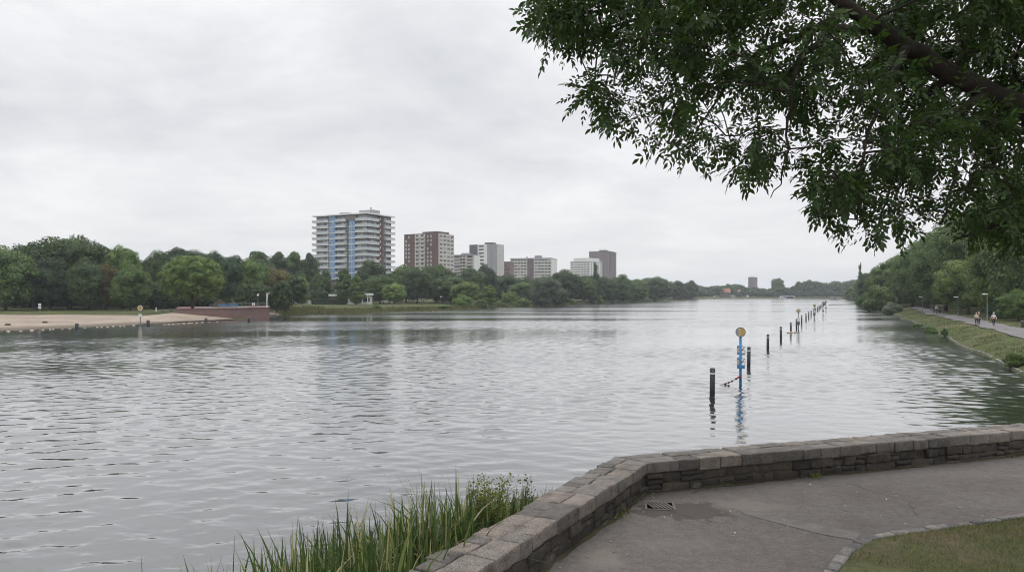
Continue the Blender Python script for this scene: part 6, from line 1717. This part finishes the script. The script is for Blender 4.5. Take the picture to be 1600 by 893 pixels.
# ------------------------------------------------------------------ the big ash leaning over the view
def ash():
    rs = np.random.RandomState(31); rr = random.Random(31)
    t = thing('ash_tree', 'large ash tree whose dark leafy branches hang over the right of the view', 'tree', (5.95, 7.5, PAVE - 0.05))
    org = Vector(t.location)
    nodes = []; par = []; rad0 = []; chains_ = []
    def chain(pl, start=None):
        """pl: list of (pos, radius)"""
        prev = start
        for p, r in pl:
            nodes.append(Vector(p)); par.append(-1 if prev is None else prev); rad0.append(r); prev = len(nodes) - 1
        return prev
    def dens(pl, n=4):
        o = []
        for (a, ra), (b, rb) in zip(pl[:-1], pl[1:]):
            for k in range(n): o.append((Vector(a).lerp(Vector(b), k / n) + Vector((rr.uniform(-.02, .02), rr.uniform(-.02, .02), rr.uniform(-.02, .02))), ra + (rb - ra) * k / n))
        o.append((Vector(pl[-1][0]), pl[-1][1])); return o
    chain(dens([((5.95, 7.5, PAVE - 0.1), 0.42), ((5.85, 7.5, 4.2), 0.36), ((5.68, 7.45, 5.8), 0.34), ((5.55, 7.4, 7.1), 0.33), ((5.6, 7.5, 9.0), 0.27), ((5.8, 7.8, 11.0), 0.20), ((6.0, 8.2, 13.2), 0.10)]))
    chains_.append(list(range(len(nodes))))
    def near(p):
        A = np.array([n[:] for n in nodes]); return int(((A - np.array(p[:])) ** 2).sum(1).argmin())
    def limb(pl):
        s_ = near(pl[0][0]); n0_ = len(nodes); chain(dens(pl)[1:], s_); chains_.append([s_] + list(range(n0_, len(nodes))))
    P = lambda px, py, Y: at(px, py, Y)
    limb([(P(1655, 200, 7.4), .14), (P(1600, 166, 7.35), .105), (P(1500, 126, 7.2), .095), (P(1420, 72, 7.1), .085), (P(1330, 14, 7.0), .065), (P(1230, -60, 6.9), .048), (P(1100, -130, 6.8), .035), (P(980, -160, 6.7), .02)])
    limb([(P(1405, 62, 7.1), .06), (P(1350, 44, 7.0), .045), (P(1300, 48, 6.9), .035), (P(1255, 85, 6.8), .025), (P(1235, 140, 6.8), .018), (P(1231, 200, 6.8), .012), (P(1230, 245, 6.85), .009), (P(1222, 285, 6.85), .006), (P(1204, 309, 6.85), .004)])
    limb([(P(1330, 14, 7.0), .06), (P(1285, 38, 7.0), .04), (P(1240, 60, 7.3), .03), (P(1180, 85, 7.6), .022), (P(1130, 140, 7.8), .014), (P(1090, 200, 7.9), .008)])
    limb([(P(1230, -60, 6.9), .045), (P(1150, -10, 7.2), .03), (P(1060, 20, 7.5), .022), (P(960, 40, 7.7), .014), (P(880, 55, 7.8), .008)])
    limb([(P(1100, -130, 6.8), .03), (P(1000, -40, 7.0), .02), (P(930, 10, 7.2), .014), (P(860, 45, 7.3), .007)])
    limb([(P(1420, 72, 7.1), .05), (P(1395, 110, 6.7), .03), (P(1370, 160, 6.5), .02), (P(1350, 240, 6.4), .014), (P(1340, 320, 6.4), .008)])
    limb([(P(1480, 118, 7.2), .05), (P(1440, 160, 7.5), .03), (P(1410, 220, 7.7), .02), (P(1390, 300, 7.8), .012), (P(1370, 370, 7.8), .007)])
    limb([(P(1540, 145, 7.3), .05), (P(1495, 175, 7.0), .035), (P(1500, 210, 6.9), .025), (P(1490, 280, 6.8), .015), (P(1470, 350, 6.8), .008)])
    limb([(P(1650, 300, 7.4), .06), (P(1590, 330, 7.7), .035), (P(1540, 360, 8.0), .02), (P(1490, 375, 8.2), .01)])
    limb([(P(1650, 100, 7.4), .10), (P(1560, 10, 8.2), .07), (P(1480, -60, 8.8), .05), (P(1380, -120, 9.2), .03)])
    # limbs that carry the crown out of the frame: above, behind and to the right
    for dx, dy, dz, z in ((-3, -3.5, 2.5, 8.5), (-1, -5, 2.2, 9.0), (3.5, -2.5, 2, 8.5), (4.5, 1.5, 2, 9), (2.5, 4.5, 2.2, 9.5), (-3.5, 2.5, 3, 10), (0.5, 1, 3.5, 12), (-4.5, -1, 3.2, 9.5)):
        b = Vector((5.65, 7.6, z)); limb([(b, .12), (b + Vector((dx * .4, dy * .4, dz * .55)), .08), (b + Vector((dx, dy, dz)), .03)])
    # outline of the hanging crown (picture coordinates of the 1600 px frame)
    OUT = [(826, 48), (850, 68), (880, 70), (915, 62), (930, 100), (912, 140), (925, 160), (960, 175), (985, 205), (1020, 220), (1045, 243), (1075, 240), (1098, 225), (1125, 255), (1170, 272), (1205, 250), (1228, 232), (1262, 258), (1270, 312), (1300, 336), (1322, 356), (1352, 370), (1400, 364), (1432, 352), (1452, 330), (1480, 316), (1505, 326), (1512, 355), (1550, 372), (1600, 380), (1720, 385), (1720, -140), (800, -140), (850, -60), (845, 10)]
    def inside(x, y):
        c_ = False; n = len(OUT); j = n - 1
        for i in range(n):
            xi, yi = OUT[i]; xj, yj = OUT[j]
            if (yi > y) != (yj > y) and x < (xj - xi) * (y - yi) / (yj - yi) + xi: c_ = not c_
            j = i
        return c_
    HOLES = [(1312, 150, 24), (1230, 200, 20), (1150, 85, 15), (1245, 40, 14), (1330, 60, 10), (1450, 50, 14), (1510, 230, 16), (1360, 285, 10), (1420, 300, 14), (1465, 285, 16), (1500, 330, 20), (985, 130, 9), (1035, 110, 10), (1085, 170, 12), (1170, 215, 14), (1205, 185, 16), (1265, 215, 20), (1540, 300, 14), (1560, 150, 8), (1380, 215, 10), (1150, 150, 9)]
    tw = []
    k = 0
    while k < 1600:
        x, y = rs.uniform(815, 1720), rs.uniform(-140, 412)
        if not inside(x, y): continue
        hole = any((x - hx) ** 2 + (y - hy + 6) ** 2 < hr ** 2 for hx, hy, hr in HOLES)
        if hole: continue
        dn = 0.58 + 0.7 * mnoise.noise(Vector((x / 70, y / 70, 0.5)))
        if x > 1480 and y < 330: dn += 0.1
        if y < 60 and x < 1200: dn += 0.15
        if rs.rand() > dn: continue
        Y = rs.uniform(5.9, 9.0) if x > 1000 else rs.uniform(6.4, 8.3)
        if x > 1480 and y > 330: Y = rs.uniform(6.6, 9.5)
        ly_ = float(np.interp(x, [1230, 1330, 1420, 1500, 1600, 1655], [-60, 14, 72, 126, 166, 200]))
        if x > 1230 and -95 < y - ly_ < 34 and rs.rand() < 0.93: Y = rs.uniform(7.7, 9.6)
        elif abs(x - 1245) < 30 and y > 60: Y = rs.uniform(7.4, 8.8)
        tw.append(at(x, y, Y)); k += 1
    # rest of the crown, out of the frame
    lim = 0
    while lim < 700:
        p = Vector((rs.uniform(-0.5, 12.5), rs.uniform(1.5, 14.5), rs.uniform(7.8, 15)))
        q = Vector(((p.x - 5.8) / 6.3, (p.y - 7.6) / 6.3, (p.z - 10.0) / 4.6))
        if q.length > 1 or q.length < 0.35: continue
        py = HY - (p.z - H) / p.y * F; px = CX + p.x / p.y * F
        if py > -120 and px < 1720: continue
        tw.append(p); lim += 1
    tw.sort(key=lambda p: min((p - n).length for n in nodes[::3]))
    arr = [n[:] for n in nodes]; first_twig = len(nodes); tips = []
    A = np.array(arr + [[0, 0, 0]] * (len(tw) * 3), dtype=float); cnt = len(arr)
    for p in tw:
        d2 = ((A[:cnt] - np.array(p[:])) ** 2).sum(1)
        j = int(d2.argmin()); a = nodes[j]; L_ = (p - a).length
        nseg = 2 if L_ > 0.25 else 1
        prev = j
        for s_ in range(1, nseg + 1):
            q = a.lerp(p, s_ / nseg) + (Vector((0, 0, 0.10 * L_)) if s_ == 1 and nseg == 2 else Vector((0, 0, 0)))
            nodes.append(q); par.append(prev); rad0.append(0.0); A[cnt] = q[:]; cnt += 1; prev = len(nodes) - 1
            if cnt >= len(A): A = np.concatenate([A, np.zeros((2000, 3))])
        tips.append((prev, j))
    # radii of twigs from how many tips they carry
    load = [0] * len(nodes)
    for i, _ in tips: load[i] += 1
    for i in range(len(nodes) - 1, -1, -1):
        if par[i] >= 0: load[par[i]] += load[i]
    mbk = MB()
    def rad(i): return max(rad0[i], 0.0032 * max(1, load[i]) ** 0.42) if rad0[i] == 0 else rad0[i]
    for ch in chains_:
        rr_ = [rad0[i] for i in ch]; rr_[0] = min(rr_[0], rr_[1] * 1.25)
        pp = []; r2 = []
        for q in range(len(ch) - 1):
            for e in range(3):
                f_ = e / 3; pp.append(nodes[ch[q]].lerp(nodes[ch[q + 1]], f_) - org); r2.append((rr_[q] * (1 - f_) + rr_[q + 1] * f_) * (1 + 0.10 * mnoise.noise(pp[-1] * 4)))
        pp.append(nodes[ch[-1]] - org); r2.append(rr_[-1])
        mbk.tube(pp, r2, 14)
    inch = {i for ch in chains_ for i in ch}
    for i in range(len(nodes)):
        if par[i] < 0 or i in inch: continue
        j = par[i]; a, b = nodes[j] - org, nodes[i] - org
        big = max(rad(i), 0) > 0.03
        ra = min(rad(j), rad(i) * 1.6)
        mbk.tube([a, b], [ra, rad(i)], 12 if big else 5, cap=not big)
    mbk.build('trunk', M['bark_dark'], t, True)
    # leaves: drooping pinnate leaves of 5 to 9 leaflets
    V = []; Qs = []
    def leaflet(b, d, nrm, ln, w_):
        s_ = np.cross(d, nrm); s_ /= np.linalg.norm(s_) + 1e-9
        base = len(V); m_ = b + d * ln * 0.45; fold = nrm * w_ * 0.35
        V.extend([b, m_ - s_ * w_ + fold, m_ * 1.0, m_ + s_ * w_ + fold, b + d * ln - nrm * ln * 0.10, b + d * ln * 0.78 - s_ * w_ * 0.62 + fold * .5, b + d * ln * 0.78 + s_ * w_ * 0.62 + fold * .5, b + d * ln * 0.78])
        Qs.extend([(base, base + 1, base + 2, base + 2), ])
        Qs.pop(); TS.extend([(base, base + 1, base + 2), (base, base + 2, base + 3), (base + 5, base + 4, base + 7), (base + 7, base + 4, base + 6)]); Qs.extend([(base + 1, base + 5, base + 7, base + 2), (base + 2, base + 7, base + 6, base + 3)])
    TS = []
    def unit(v): return v / (np.linalg.norm(v) + 1e-9)
    for i, j in tips:
        p = np.array(nodes[i][:]); a = np.array(nodes[par[i]][:]); gd = unit(p - a + rs.normal(0, 0.05, 3))
        bareTwig = False
        for q in range(rs.randint(5, 8)):
            b = p + (a - p) * rs.uniform(0, 0.75) * (1 if q else 0) + rs.normal(0, 0.015, 3)
            d = unit(gd * 0.45 + sphere_dirs(rs, 1)[0] * 0.9 + np.array([-0.12, 0, -0.42])); up = unit(np.array([0, 0, 1.0]) + rs.normal(0, 0.45, 3)); sd = unit(np.cross(d, up)); nr_ = unit(np.cross(sd, d))
            np_ = rs.randint(3, 5); L_ = rs.uniform(0.17, 0.29); ll = rs.uniform(0.052, 0.088)
            for k in range(1, np_ + 1):
                u = 0.25 + 0.75 * k / (np_ + .6); c_ = b + d * L_ * u + np.array([0, 0, -0.25]) * L_ * u * u * 0.5
                for sg in (-1, 1):
                    dd = unit(d * 0.62 + sd * sg * 0.78 + np.array([0, 0, -0.22]) + rs.normal(0, 0.13, 3)); leaflet(c_, dd, unit(nr_ + rs.normal(0, 0.25, 3)), ll * rs.uniform(0.85, 1.1) * (0.8 if k == 1 else 1), ll * rs.uniform(0.19, 0.24))
            c_ = b + d * L_ + np.array([0, 0, -0.125]) * L_; leaflet(c_, unit(d + np.array([0, 0, -0.3])), nr_, ll * 1.1, ll * 0.22)
    V = np.array(V) - np.array(org[:])
    o = link_mesh('crown', np_mesh('crown', V, np.array(Qs), np.array(TS)), M['leaf_ash'], t)
ash()

# ------------------------------------------------------------------ haze over the lake
m, nt, out = new_mat('haze'); pv = N(nt, 'ShaderNodeVolumePrincipled'); pv.inputs['Density'].default_value = 0.00021; pv.inputs['Color'].default_value = (0.80, 0.86, 0.93, 1)
L(nt, pv.outputs[0], out.inputs['Volume'])
o = MB().box(-2600, 3000, -1400, 3600, -2.6, 64).build('haze', m); tag(o, 'thin pale haze over the lake', 'haze', kind='stuff')
